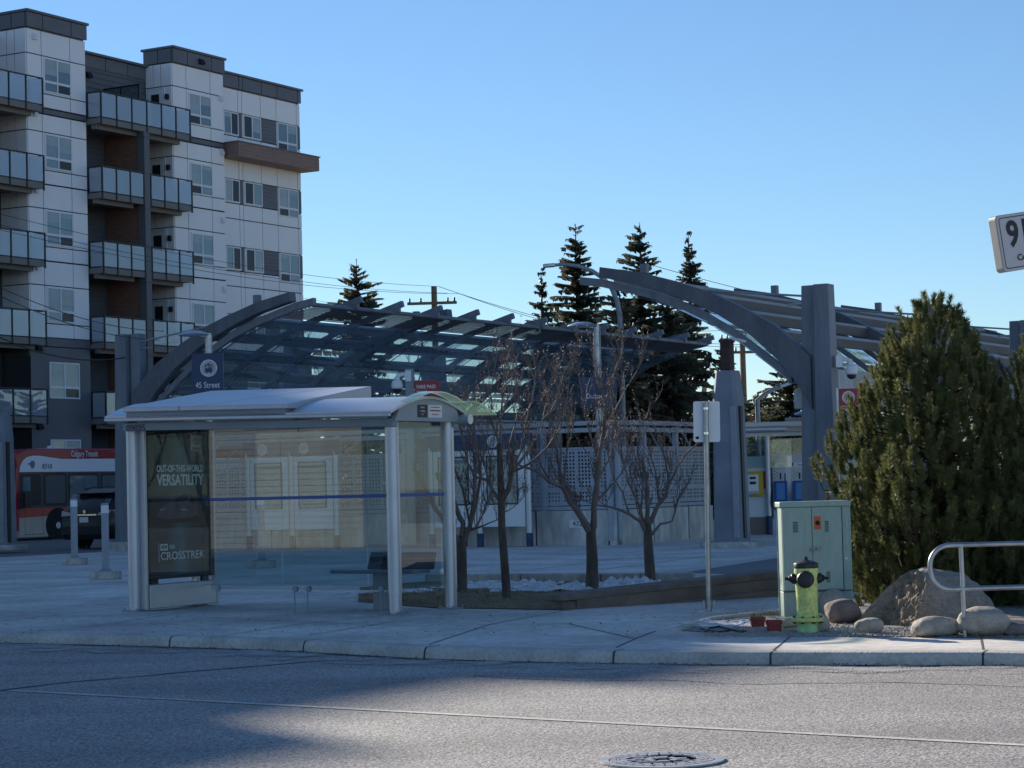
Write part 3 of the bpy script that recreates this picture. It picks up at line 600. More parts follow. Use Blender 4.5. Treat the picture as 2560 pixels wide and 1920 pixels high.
def canopy(name, label, origin, s):
    root = thing(name, label, 'canopy', origin, SA)
    Lm = 24.2
    # main frames: tapered twin-plate column, arch, tie rod
    for y0 in (0, 7.7, 15.4, 23.1):
        mb = MB()
        poly = [(s*u, z-zb) for u, z in TOP]+[(s*u, z-zb) for u, z in BOT[::-1]]
        mb.prism(poly, y0-.14, y0+.14, 'y', 0)
        fr = mb.build('arch', M_archs, root, bevel=.012)
        mb = MB()
        for (a0, a1, b0, b1, yo) in ((-.42, .05, -.34, .02, .0), (.05, .52, .06, .36, .10)):
            hw0, hw1 = (.24, .20) if yo == 0 else (.17, .15)
            mb.add([(s*a0, y0+yo-hw0, 0), (s*a1, y0+yo-hw0, 0), (s*a1, y0+yo+hw0, 0), (s*a0, y0+yo+hw0, 0), (s*b0, y0+yo-hw1, 5.75), (s*b1, y0+yo-hw1, 5.75), (s*b1, y0+yo+hw1, 5.75), (s*b0, y0+yo+hw1, 5.75)],
                   [(0, 3, 2, 1), (4, 5, 6, 7), (0, 1, 5, 4), (1, 2, 6, 5), (2, 3, 7, 6), (3, 0, 4, 7)])
        cl = mb.build('column', M_steel, root, bevel=.02)
        mb = MB(); mb.box(-.62, y0-.5, -.12, .62, y0+.5, .16); mb.build('footing', M_old, root, bevel=.03)
        mb = MB(); mb.tube([(s*.0, y0, 5.48), (s*2.95, y0, 5.83)], .025, n=6); mb.tube([(s*.3, y0+.06, 5.35), (s*.75, y0+.06, 5.35)], .02, n=6); mb.build('tie_rod', M_steelL, root)
        mb = MB(); mb.box(s*4.3-.08, y0-.08, 6.35-zb+.1, s*4.3+.08, y0+.08, 6.35-zb+.33); mb.build('bracket_block', M_steel, root)
    # purlins: dark webs; sky light on the top is put in as a lighter tube
    for u, d in ((.95, .24), (1.75, .26), (2.6, .26), (3.55, .24)):
        t = interp(TOP, u)-zb-.06; ang = math.atan2(interp(TOP, u+.2)-interp(TOP, u-.2), .4)
        mb = MB(); nx, nz = -math.sin(ang), math.cos(ang)
        mb.bar((s*u-s*nx*-.0, .14, t-d/2), (s*u, Lm, t-d/2), .10, d, 0); mb.tube([(s*u, .14, t-.02), (s*u, Lm, t-.0)], .055, 1, n=10)
        mb.build('purlin', [mat('purlin_web', (.11, .10, .10), .6) if 'purlin_web' not in bpy.data.materials else bpy.data.materials['purlin_web'], M_steelL], root, smooth=True)
    # curved glazing ribs
    n = 12; ys = [.10+i*(Lm-.1)/n for i in range(n+1)]
    for i, y0 in enumerate(ys):
        mb = MB(); w = .07 if i in (0, n) else .05; hh = .19 if i == 0 else .15
        poly = [(s*u, z-zb) for u, z in RL]+[(s*u, z-zb-hh) for u, z in RL[::-1]]
        mb.prism(poly, y0-w, y0+w, 'y'); mb.build('glazing_rib', M_steel, root)
        if i not in (0,): 
            mb = MB(); mb.bar((s*5.2, y0, 6.28-zb+.04), (s*6.15, y0, 6.52-zb+.06), .12, .16); mb.build('rib_end', M_steel, root)
    # glass panes, four rows, each a thin curved sheet with fritted margins
    rows = [(.72, 1.62), (1.66, 2.62), (2.66, 3.7), (3.74, 4.78)]
    protos = {}
    for r, (u0, u1) in enumerate(rows):
        for i in range(n):
            if r not in protos:
                mb = MB(); w = ys[1]-ys[0]-.06; seg = 6
                cuts = [0, .30, .72, 1.0]
                for j in range(seg):
                    ua, ub = u0+(u1-u0)*j/seg, u0+(u1-u0)*(j+1)/seg
                    za, zc = interp(RL, ua)-zb-.24, interp(RL, ub)-zb-.24
                    for c0, c1 in ((0, .07), (.07, .93), (.93, 1)):
                        m = 1 if (c0 == 0 or c1 == 1 or j in (0, 5)) else 0
                        a, b = -w/2+w*c0, -w/2+w*c1
                        mb.add([(s*ua, a, za), (s*ub, a, zc), (s*ub, b, zc), (s*ua, b, za)], [(0, 1, 2, 3)], m)
                        mb.add([(s*ua, a, za-.014), (s*ub, a, zc-.014), (s*ub, b, zc-.014), (s*ua, b, za-.014)], [(3, 2, 1, 0)], m)
                o = mb.build('glass_panel', [M_canglass, M_frit], root); protos[r] = o
            else:
                o = protos[r].copy(); COL.objects.link(o); o.parent = root
            o.location = (0, (ys[i]+ys[i+1])/2, 0)
    # spider fittings
    mb = MB()
    for y0 in ys[1:-1]:
        for u in (1.64, 2.64, 3.72):
            z = interp(RL, u)-zb-.2
            for dy in (-.16, .16): mb.bar((s*u, y0, z), (s*u, y0+dy, z-.05), .025, .03); mb.lathe([(.03, -.012), (.03, .012)], 8, c=(s*u, y0+dy, z-.06))
    mb.build('glass_fitting', M_rail, root)
    # tip: perforated sheet between glass and edge
    mb = MB(); N = 90
    for r in range(9):
        u = 4.86+r*.12; z = interp(RL, u)-zb-.16; mb.bar((s*u, .1, z), (s*u, Lm, z), .05, .012)
    k = 230
    for i in range(k):
        y = .1+(Lm-.1)*i/k; mb.bar((s*4.84, y, interp(RL, 4.84)-zb-.16), (s*5.86, y+.35, interp(RL, 5.86)-zb-.16), .035, .012)
    mb.build('mesh_band', M_meshd, root)
    mb = MB(); mb.tube([(s*5.9, .1, 6.47-zb-.12), (s*5.9, Lm, 6.47-zb-.12)], .05, n=8); mb.build('edge_tube', M_steel, root)
    mb = MB(); mb.box(min(s*.42, s*.82), .15, 3.72-zb, max(s*.42, s*.82), Lm, 4.0-zb+.05); mb.build('gutter', M_steelL, root, bevel=.01)
    return root
canopy('station_canopy', 'left curved glass station canopy on grey steel arches above the inbound platform', SO, 1)
canopy('station_canopy', 'right curved station canopy seen from outside, its tall grey column behind the pine', SO+SX*19.86, -1)
lint = MB(); lint.box(19.2, .3, 3.42, 19.6, 24, 3.92); lint.box(19.1, .3, 3.0, 19.25, 24, 3.42)
o = lint.build('concrete_lintel', M_wallc, loc=SO, rz=SA); tag(o, 'pale concrete beam under the gutter of the right canopy', 'beam')
# plain concrete end piers
def pier(c, label, top=3.7, pole=False):
    t = thing('concrete_pier', label, 'pier', (c.x, c.y, .15), SA)
    def oc(w, d, ch): return [(-w+ch, -d), (w-ch, -d), (w, -d+ch), (w, d-ch), (w-ch, d), (-w+ch, d), (-w, d-ch), (-w, -d+ch)]
    mb = MB(); L = [(.335, .27, .08, 0.12), (.29, .24, .08, top-.62), (.29, .24, .08, top-.6), (.22, .19, .06, top)]
    vs = []; 
    for w, d, ch, z in L: vs += [(x, y, z) for x, y in oc(w, d, ch)]
    fs = [(i*8+j, i*8+(j+1) % 8, i*8+8+(j+1) % 8, i*8+8+j) for i in range(3) for j in range(8)]+[tuple(range(8))[::-1], tuple(range(24, 32))]
    mb.add(vs, fs); mb.build('shaft', mat_pier, t, bevel=.01)
    mb = MB(); mb.prism([(x*1.45, y*1.45) for x, y in oc(.42, .34, .10)], -.02, .13); mb.build('base', M_old, t, bevel=.03)
    mb = MB(); mb.bar((.24, -.29, .2), (.21, -.25, top-.75), .12, .05, up=(0, 1, 0)); mb.bar((.345, -.12, .2), (.31, -.10, top-.75), .05, .12, 1, up=(0, 1, 0)); mb.build('cable_cover', [M_steelL, M_rail], t)
    if pole:
        mb = MB(); mb.box(-.11, -.11, top, .11, .11, top+.62); mb.box(-.13, -.13, top+.6, .13, .13, top+.66); mb.bar((.1, 0, top+.68), (.42, -.05, top+.6), .16, .05, 1); mb.build('rusty_post', [M_rust, M_galv], t)
    return t
mat_pier = mat('painted_concrete', (.22, .245, .285), .7, nz=(1.4, .22), bump=(30, .15, .01))
p = G(1832, 1369); pier(p, 'dark grey tapered pier carrying a rusty post, behind the blank white sign', 3.72, True)
p = G(8, 1374); pier(p, 'dark grey tapered pier at the left edge beside the bus', 3.70)
# parapet with perforated screens round the platform shaft
C0 = Vector((2.3, 50.0, .15)); SXn = -SX
scr = bpy.data.materials.new('perforated_screen'); nn, ll = nodes(scr)
M_screen = mat('screen_metal', (.40, .43, .48), .5, nz=(3, .1))
def parapet(label, a, direction, length, nb):
    ang = math.atan2(direction.y, direction.x); t = thing('parapet_screen', label, 'screen wall', a, ang)
    mb = MB(); mb.box(0, 0, -.1, length, .28, .80)
    for i in range(1, int(length/1.9)+1): mb.box(i*1.9-.02, -.002, 0, i*1.9+.02, .282, .8, 1)
    mb.build('concrete_base', [M_wallc, M_joint], t)
    w = length/nb
    for b in range(nb):
        x0, x1 = b*w+.03, (b+1)*w-.03; mb = MB(); z0, z1 = .92, 2.22
        # solid sheet punched by rows of square holes in blocks of four: built of the strips left between them
        cols = []; x = x0+.08; k = 0
        while x < x1-.1:
            cols.append(x); k += 1; x += .085 if k % 4 else .15
        zs = []; z = z0+.09; k = 0
        while z < z1-.08:
            zs.append(z); k += 1; z += .085 if (k % 3 or k > 3) else .16
        hs = .048; y0, y1 = .12, .13
        pz = z0
        for z in zs+[z1]: mb.box(x0, y0, pz, x1, y1, z); pz = z+hs
        for z in zs:
            px_ = x0
            for c in cols+[x1]:
                if c > px_: mb.box(px_, y0+.001, z, c, y1-.001, z+hs)
                px_ = c+hs
        mb.build('perforated_panel', M_screen, t)
    mb = MB()
    for b in range(nb+1): x = b*w; mb.box(x-.05, .08, .1, x+.05, .20, 2.74)
    mb.box(0, .09, .82, length, .19, .90); mb.box(0, .06, 2.60, length, .20, 2.70); mb.box(0, .05, 2.76, length, .22, 2.86); mb.box(0, .10, 2.22, length, .16, 2.26)
    mb.build('screen_frame', M_screen, t)
    mb = MB()
    for i in range(9): mb.bar((.2+i*.9, .3, 2.2), (.75+i*.9, .9, 2.85), .035, .035)
    mb.build('brace', M_steelL, t)
    return t
pl = parapet('long concrete parapet with perforated grey screens behind the bare trees', C0+SXn*11.6, SX, 11.6, 6)
parapet('short perforated screen wall running back to the dark grey pier', C0+SY*.02, SY, 5.2, 3)
def plate(label): pass
pt = C0 - SX*1.25 + Vector((0, 0, 0)); q = text('4327', .17, M_ink, None, (0, 0, 0), (0, 0, 0))
mb = MB(); mb.box(-.26, -.03, -.09, .26, -.004, .09)
o = mb.build('number_plate', M_signw, loc=C0-SX*.95+Vector((0, 0, .5)), rz=SA); tag(o, 'small white number plate 4327 on the concrete parapet', 'sign')
q.parent = o; q.location = (0, -.034, 0); q.rotation_euler = (PI/2, 0, 0); q.scale = (1, 1, 1)
# information boards in front of the parapet
def board(c, label, nmap):
    t = thing('information_board', label, 'notice board', (c.x, c.y, .15), SA)
    for i in range(3):
        mb = MB(); mb.tube([(i*1.32, 0, 0), (i*1.32, 0, 2.35)], .075, n=14); po = mb.build('post', M_alu, t, smooth=True)
        mb = MB(); mb.tube([(i*1.32, 0, .0), (i*1.32, 0, .32)], .079, n=14); mb.build('post_sleeve', mat('blue_sleeve', (.03, .045, .12), .5, nz=(8, .4)) if 'blue_sleeve' not in bpy.data.materials else bpy.data.materials['blue_sleeve'], po, smooth=True)
    for i in range(2):
        x = i*1.32
        mb = MB(); mb.box(x+.085, -.03, .47, x+1.235, .03, 2.25); bd = mb.build('panel', M_signw, t)
        if i in nmap:
            mb = MB(); a, b, c0, c1 = (x+.22, x+1.06, .98, 2.12)
            mb.box(a, -.045, c0, b, -.031, c0+.03); mb.box(a, -.045, c1-.03, b, -.031, c1); mb.box(a, -.045, c0+.03, a+.03, -.031, c1-.03); mb.box(b-.03, -.045, c0+.03, b, -.031, c1-.03)
            mb.build('map_frame', M_ink, bd)
            mb = MB(); mb.box(a+.03, -.036, c0+.03, b-.03, -.031, c1-.03, 0)
            r = random.Random(i+int(c.x*9))
            for k in range(9): zz = c0+.1+k*.09; mb.box(a+.12, -.038, zz, a+.12+r.uniform(.2, .55), -.036, zz+.012, 1)
            mb.box(a+.05, -.039, c1-.16, b-.05, -.036, c1-.08, 1); mb.build('map_sheet', [M_map, mat('map_print', (.2, .23, .22), .6) if 'map_print' not in bpy.data.materials else bpy.data.materials['map_print']], bd)
    mb = MB(); mb.box(-.10, -.07, 2.27, 2.74, .07, 2.62); h = mb.build('header', M_blue, t)
    for x in (.5, 1.75):
        text('?', .24, M_signw, h, (x, -.075, 2.445)); mb = MB(); mb.lathe([(.125, -.004), (.125, .004), (.143, .004), (.143, -.004), (.125, -.004)], 24, axis='y', c=(x, -.073, 2.445)); mb.build('question_ring', M_signw, h)
    return t
b1 = Vector((.32, 50.45, 0)); board(b1-SX*2.64, 'white information board with a blue question mark header beside the bare trees', (0, 1))
board(b1-SX*8.0, 'white information board with two maps seen through the bus shelter glass', (0, 1))
# signs and lamps
def disc_lamp(root, h, side=-1):
    mb = MB(); mb.tube([(0, 0, 0), (0, 0, h-.02)], [.085]*2, n=14); po = mb.build('pole', M_galv, root, smooth=True)
    mb = MB(); mb.lathe([(.001, .10), (.16, .085), (.33, .03), (.36, .0), (.33, -.02), (.1, -.04), (.001, -.04)], 28, c=(side*.33, 0, h)); mb.box(min(0, side*.1)-.06, -.05, h-.05, max(0, side*.1)+.06, .05, h+.03); mb.build('lamp_head', M_alu, root, smooth=True)
def tram_icon(parent, x, y, z, r):
    mb = MB(); mb.lathe([(r*.90, -.003), (r*.90, .003), (r, .003), (r, -.003), (r*.90, -.003)], 32, axis='y', c=(x, y, z)); mb.build('icon_ring', M_signw, parent)
    mb = MB(); mb.lathe([(.0005, 0), (r*.84, 0), (r*.84, .003), (.0005, .003)], 32, axis='y', c=(x, y-.002, z)); mb.build('icon_disc', M_signw, parent)
    mb = MB(); y0, y1 = y-.008, y-.003; q = r*.84
    mb.box(x-q*.5, y0, z-q*.55, x+q*.5, y1, z-q*.02); mb.prism([(x-q*.5, z+.38*q), (x-q*.42, z+q*.5), (x+q*.42, z+q*.5), (x+q*.5, z+.38*q)], y0, y1, 'y')
    mb.box(x-q*.5, y0, z-q*.02, x-q*.42, y1, z+q*.38); mb.box(x+q*.42, y0, z-q*.02, x+q*.5, y1, z+q*.38); mb.box(x-q*.06, y0, z-q*.02, x+q*.02, y1, z+q*.38); mb.box(x+q*.14, y0, z-q*.02, x+q*.30, y1, z+q*.25)
    mb.box(x-q*.22, y0, z+q*.56, x+q*.22, y1, z+q*.62); mb.box(x-q*.03, y0, z+q*.5, x+q*.03, y1, z+q*.72); mb.box(x-q*.36, y0, z-q*.74, x-q*.16, y1, z-q*.6); mb.box(x+q*.16, y0, z-q*.74, x+q*.36, y1, z-q*.6)
    mb.box(x-q*.25, y0, z-q*.6, x+q*.25, y1, z-q*.55); mb.build('tram_pictogram', M_blue, parent)
p = D(522, 900, 50); t = thing('station_sign', 'navy 45 Street Inbound sign with a white tram symbol on a lamp post', 'sign', (p.x, p.y, .15), math.radians(-4))
disc_lamp(t, 5.04)
mb = MB(); mb.box(-.36, -.17, 3.66, .36, -.09, 4.60); s_ = mb.build('sign_panel', M_blue, t, bevel=.004); tram_icon(s_, .03, -.175, 4.26, .195); text('45 Street', .19, M_signw, s_, (0, -.172, 3.87), width=.56)
mb = MB(); mb.box(-.36, -.17, 3.25, .36, -.09, 3.62); mb.box(.36, -.155, 3.26, .45, -.06, 3.62); s_ = mb.build('direction_panel', M_blue, t, bevel=.004); text('Inbound', .15, M_signw, s_, (.02, -.172, 3.44), width=.43, bold=.003)
mb = MB(); mb.box(-.32, -.16, 3.625, .14, -.15, 3.65); mb.build('divider_strip', M_signw, t)
p = G(1506, 1362); t = thing('station_sign', 'navy Outbound sign on a lamp post behind the third bare tree', 'sign', (p.x, p.y, .15), math.radians(-4))
disc_lamp(t, 5.06)
mb = MB(); mb.lathe([(.24, 0), (.24, .16), (.20, .17), (.16, .2), (.13, .42), (.10, .5)], 18); mb.build('pole_base', M_steelL, t, smooth=True)
mb = MB(); mb.box(-.42, -.19, 3.16, .42, -.1, 3.86); s_ = mb.build('sign_panel', M_blue, t, bevel=.004); text('Outbound', .17, M_signw, s_, (-.02, -.194, 3.42), width=.50)
def dome_cam(root, x, y, z, side):
    mb = MB(); mb.tube([(x, y, z+.14), (x+side*.12, y-.03, z+.20), (x+side*.24, y-.06, z+.16), (x+side*.27, y-.07, z+.05)], [.045, .05, .055, .08], n=12); mb.lathe([(.02, .10), (.11, .06), (.135, -.02), (.135, -.10), (.11, -.13)], 20, c=(x+side*.27, y-.07, z-.02)); mb.box(x-.07, y-.07, z+.02, x+.07, y+.07, z+.28); c = mb.build('camera_body', M_signw, root, smooth=True)
    mb = MB(); mb.lathe([(.105, -.13), (.10, -.18), (.06, -.225), (.001, -.24)], 20, c=(x+side*.27, y-.07, z-.02)); mb.build('dome', M_ink, c, smooth=True)
p = D(1036, 950, 52.6); t = thing('camera_post', 'grey post with a white dome security camera beside the red sign', 'security camera', (p.x-.12, p.y, .15), 0)
mb = MB(); mb.box(-.10, -.09, 0, .10, .09, 4.28); mb.build('post', M_steelL, t, bevel=.01); dome_cam(t, -.02, -.1, 3.95, -1)
t2 = thing('fare_sign', 'dark red FARE PAID ZONE sign on the camera post', 'sign', (p.x, p.y, .15))
mb = MB(); mb.box(.0, -.12, 3.38, .61, -.06, 3.98); s_ = mb.build('sign_panel', M_red, t2, bevel=.004)
text('FARE PAID', .12, M_signw, s_, (.05, -.123, 3.83), width=.46, align='LEFT', bold=.002); text('ZONE', .12, M_signw, s_, (.05, -.123, 3.69), width=.25, align='LEFT', bold=.002)
mb = MB(); mb.box(.05, -.122, 3.40, .24, -.12, 3.6); mb.build('sticker', M_red, s_)
# right: camera on the column and the red prohibition sign
p = SO+SX*19.86; t = thing('dome_camera', 'white dome security camera on the tall column beside the pine', 'security camera', (p.x+.42, p.y-.25, 0)); dome_cam(t, -.02, 0, 4.0, 1)
p = D(2097, 972, 47.5); t = thing('prohibition_sign', 'dark red sign with two white no smoking roundels behind the pine', 'sign', p, math.radians(-4))
mb = MB(); mb.box(0, 0, -.78, .66, .06, 0); s_ = mb.build('sign_panel', M_red, t, bevel=.004)
mb = MB(); mb.box(-.06, .02, -3.4, -.01, .08, .02); mb.build('pole', M_galv, t)
for k, z in enumerate((-.19, -.57)):
    mb = MB(); mb.lathe([(.115, -.004), (.115, 0), (.135, 0), (.135, -.004), (.115, -.004)], 28, axis='y', c=(.2, 0, z)); mb.lathe([(.0005, -.002), (.1, -.002), (.1, 0), (.0005, 0)], 28, axis='y', c=(.2, 0, z)); mb.build('roundel', M_signw, s_)
    mb = MB(); mb.bar((.13, -.005, z+.07), (.27, -.005, z-.07), .02, .004, up=(0, -1, 0)); 
    if k == 0: mb.box(.12, -.006, z-.012, .28, -.003, z+.014); mb.bar((.15, -.005, z-.06), (.22, -.005, z-.0), .02, .004, up=(0, -1, 0))
    mb.build('prohibition_bar', M_ink, s_)
mb = MB(); mb.box(.04, -.003, -.385, .62, 0, -.375); mb.build('divider_strip', M_signw, s_)
# ticket shelter with validator and two machines
p = G(1880, 1338); t = thing('ticket_shelter', 'small glazed ticket shelter with a flat metal roof behind the dark pier', 'shelter', (p.x-.3, p.y+.3, .15), math.radians(-8))
mb = MB(); mb.box(-.6, -.35, 2.74, 3.6, 1.4, 2.86); mb.tube([(-.6, -.38, 2.68), (1.3, -.38, 2.68)], .075, 0, 10); mb.box(-.6, -.2, 2.5, 3.6, -.1, 2.7, 0); mb.prism([(-.45, 2.60), (-.45, 2.70), (.1, 2.92), (.5, 2.98), (1.0, 2.92), (1.5, 2.70), (1.5, 2.56)], 1.25, 3.6, 'x', 1); mb.build('roof', [M_aluL, mat('pink_grey_fascia', (.42, .36, .36), .6)], t)
for x in (.79, 2.3, 3.3): mb = MB(); mb.tube([(x, -.2, .0), (x, -.2, 2.5)], .07, n=14); po = mb.build('post', M_alu, t, smooth=True); mb = MB(); mb.tube([(x, -.2, .0), (x, -.2, .48)], .078, n=14); mb.build('post_sleeve', M_blue, po)
mb = MB(); mb.box(-.5, 1.1, .6, 3.4, 1.115, 2.46); mb.box(-.5, -.2, 1.7, 1.4, -.19, 2.40); mb.build('glass_wall', M_shglass, t)
def local_thing(name, label, cat, off, group=None): 
    w = Matrix.Translation(t.location) @ rotz(t.rotation_euler.z) @ Vector(off); return thing(name, label, cat, w, t.rotation_euler.z, group)
v = local_thing('ticket_validator', 'yellow framed white ticket validator on a grey cabinet under the ticket shelter', 'ticket validator', (.46, -.12, 0))
mb = MB(); mb.box(-.22, 0, .45, .27, .3, 2.0); mb.build('cabinet', M_whiteshade, v, bevel=.01)
mb = MB(); mb.box(-.22, -.005, .02, .27, .3, .45); mb.build('plinth', mat('bronze_plinth', (.2, .17, .14), .6), v)
mb = MB(); mb.box(-.28, -.1, .98, .20, 0, 1.62); mb.build('yellow_frame', mat('yellow_paint', (.55, .40, .02), .5), v, bevel=.01)
mb = MB(); mb.prism([(-.36, 1.12), (-.34, 1.3), (-.2, 1.54), (-.08, 1.54), (-.08, 1.04), (-.25, 1.04)], -.19, .08, 'x'); vb = mb.build('reader', M_signw, v, bevel=.015)
mb = MB(); mb.box(-.13, -.345, 1.29, .02, -.30, 1.36); mb.box(-.13, -.27, 1.42, .02, -.235, 1.48); mb.build('display', M_ink, vb)
mb = MB(); mb.box(.2, -.09, 1.18, .27, 0, 1.62); mb.build('red_flank', mat('wine_red', (.2, .01, .06), .5), v)
M_blu2 = mat('machine_blue', (.02, .10, .34), .35); M_blu3 = mat('screen_blue', (.12, .28, .55), .2)
def machine(label, off):
    v = local_thing('ticket_machine', label, 'ticket machine', off, 'ticket machines under the shelter')
    mb = MB(); mb.box(-.17, 0, .36, .17, .4, 2.06); mb.build('cabinet', mat('machine_white', (.60, .60, .62), .5) if 'machine_white' not in bpy.data.materials else bpy.data.materials['machine_white'], v, bevel=.01)
    mb = MB(); mb.box(.17, .03, .3, .31, .4, 2.03); mb.build('side_column', M_whiteshade, v)
    mb = MB(); mb.box(-.10, -.012, 1.70, .165, 0, 1.82); h = mb.build('ticket_header', M_signw, v); text('Tickets', .09, M_ink, h, (.045, -.014, 1.755), width=.16)
    mb = MB(); mb.box(-.15, -.01, 1.74, -.115, 0, 1.81); 
    for k in range(5): mb.box(-.13+(k % 2)*.07, -.01, 1.44+k*.04, -.09+(k % 2)*.07, 0, 1.455+k*.04)
    mb.box(.02, -.012, 1.40, .06, 0, 1.56); mb.box(.14, -.012, 1.36, .17, 0, 1.55); mb.build('button_panel', M_ink, v)
    mb = MB(); mb.prism([(0, .62), (-.30, .72), (-.33, .86), (-.08, 1.34), (0, 1.36)], -.13, .20, 'x'); c = mb.build('console', M_blu2, v, bevel=.008)
    mb = MB(); mb.quad((-.07, -.326, .885), (.14, -.326, .885), (.14, -.105, 1.31), (-.07, -.105, 1.31)); mb.M = Matrix.Translation((0, -.006, .004)); mb.build('screen', M_blu3, c)
machine('white ticket machine with a blue console beside the metal post', (1.06, -.05, 0)); machine('white ticket machine with a blue console next to the tall column', (1.54, .03, 0))
# a second disc lamp behind the tall column
p = D(2018, 1035, 58); t3 = thing('platform_lamp', 'white disc lamp half hidden behind the tall column', 'lamp', (p.x+.33, p.y, .15)); disc_lamp(t3, p.z-.15)
# ================================================================ bus shelter, local x along the road side (left post to right post), y to the back
BA = math.radians(-32); BX = Vector((math.cos(BA), math.sin(BA), 0)); BY = Vector((-BX.y, BX.x, 0)); SL, SW = 3.9, 1.13
FR = Vector((-1.38, 24.88, .15)); B0 = FR - BX*SL
sh = thing('bus_shelter', 'glass and aluminium bus shelter with a solar panel on its curved roof', 'bus shelter', B0, BA)
for x, y in ((0, 0), (SL, 0), (SL, SW), (0, SW)):
    mb = MB(); mb.tube([(x, y, .02), (x, y, .24)], .073, n=18); mb.tube([(x, y, .24), (x, y, 2.22)], .079, n=18); po = mb.build('post', M_alu, sh, smooth=True)
    mb = MB(); mb.box(x-.13, y-.11, 0, x+.13, y+.11, .018)
    for dx in (-.1, .1):
        for dy in (-.08, .08): mb.lathe([(.016, .018), (.016, .045)], 6, c=(x+dx, y+dy, 0))
    mb.build('base_plate', M_steelL, po); mb = MB(); mb.tube([(x-.03, y, 2.22), (x-.03, y, 2.34)], .022, n=8); mb.tube([(x+.04, y, 2.22), (x+.04, y, 2.34)], .03, n=8); mb.build('bracket', M_steel, po)
M_fas = mat('grey_fascia_panel', (.36, .38, .41), .5, nz=(3, .06))
# roof: a shallow barrel with a fascia end, front gutter tube, tinted rear lip
mb = MB(); prof = []
NR = 16
for i in range(NR+1):
    a = i/NR; y = -.22+a*(SW+.42); z = 2.40+.22*math.sin(PI*(.06+.88*a)); prof.append((y, z))
poly = prof+[(y, z-.03) for y, z in prof[::-1]]
mb.prism(poly, -.30, SL+.10, 'x'); rf = mb.build('roof', M_aluL, sh, smooth=True, angle=50)
mb = MB(); pf = [p for p in prof if p[0] > -.12 and p[0] < SW+.1]
mb.prism([(y, z-.032) for y, z in pf]+[(SW+.1, 2.33), (-.12, 2.33)], SL+.02, SL+.08, 'x'); mb.build('roof_fascia', M_fas, sh); mb = MB(); mb.prism([(y, z-.032) for y, z in pf]+[(SW+.1, 2.33), (-.12, 2.33)], -.1, -.04, 'x'); mb.build('roof_fascia', M_alu, sh)
mb = MB(); mb.box(-.30, -.235, 2.375, SL+.08, -.19, 2.42); mb.build('gutter', M_alu, sh, bevel=.012)
for y in (-.12, SW): mb = MB(); mb.box(-.1, y, 2.265, SL+.05, y+.1, 2.36); mb.build('eave_beam', M_steelL, sh, bevel=.006)
mb = MB(); mb.tube([(SL-.02, SW+.1, 2.36), (SL+.22, SW+.1, 2.36)], .06, n=14); mb.build('gutter_outlet', M_alu, sh, smooth=True)
mb = MB(); pr = [(SW+.02+a*.1, 2.575-.12*((a/5)**1.6)-.03*a/5) for a in range(6)]
mb.prism(pr+[(y, z-.012) for y, z in pr[::-1]], -.3, SL+.32, 'x'); mb.build('green_roof_glass', M_mint, sh)
mb = MB(); pr = [(-.1+.12*a, 2.45+.21*math.sin(PI*(.13+.08*a))+.012) for a in range(10)]; mb.prism(pr+[(y, z-.012) for y, z in pr[::-1]], SL+.125, SL+.30, 'x'); mb.build('roof_end_glass', M_mint, sh)
# solar panel: a wedge rising to the back
x0, x1 = .02, 2.55
mb = MB(); mb.add([(x0, -.26, 2.49), (x1, -.26, 2.49), (x1, 1.42, 2.52), (x0, 1.42, 2.52), (x0, -.26, 2.545), (x1, -.26, 2.545), (x1, 1.42, 2.79), (x0, 1.42, 2.79)], [(0, 3, 2, 1), (4, 5, 6, 7), (0, 1, 5, 4), (1, 2, 6, 5), (2, 3, 7, 6), (3, 0, 4, 7)])
so = mb.build('solar_panel', mat('panel_sheet', (.55, .55, .60), .35, metal=.2, nz=(2, .05)), sh, bevel=.01)
mb = MB(); mb.box(x0+.03, -.22, 2.42, x1-.05, .3, 2.495); mb.build('panel_tray', M_steelL, so)
mb = MB(); mb.box(.92, -.263, 2.49, .926, -.255, 2.547); mb.quad((1.2, -.255, 2.549), (1.212, -.255, 2.549), (2.05, 1.4, 2.791), (2.03, 1.4, 2.791)); mb.build('panel_joint', M_joint, so)
text('09895', .11, mat('faded_ink', (.10, .10, .11), .6), sh, (.17, -.124, 2.305), width=.31, name='stop_number', bold=.003)
mb = MB(); mb.box(SL+.081, .33, 2.375, SL+.084, .53, 2.52); s_ = mb.build('sticker', M_ink, sh)
for k in range(3): text(['Shelter', 'cleaning', '311'][k], .03, M_signw, s_, (SL+.086, .43, 2.49-.04*k), rot=(PI/2, 0, PI/2))
mb = MB(); mb.box(SL+.081, .55, 2.375, SL+.084, .83, 2.52); s_ = mb.build('sticker', M_signw, sh)
mb = MB()
for k, (a, b) in enumerate(((.6, .78), (.58, .8), (.62, .76))): mb.box(SL+.0845, a, 2.49-.042*k, SL+.086, b, 2.50-.042*k+.006*(k == 1))
mb.build('print', M_red, s_)
for o in sh.children:
    if o.name.split('.')[0] in ('roof', 'roof_fascia', 'gutter', 'eave_beam', 'gutter_outlet', 'green_roof_glass', 'roof_end_glass', 'solar_panel', 'stop_number', 'sticker'):
        o.rotation_euler.y += .022 if o.name.split('.')[0] != 'stop_number' else 0; o.location.z += -.045 if o.name.split('.')[0] != 'stop_number' else -.06
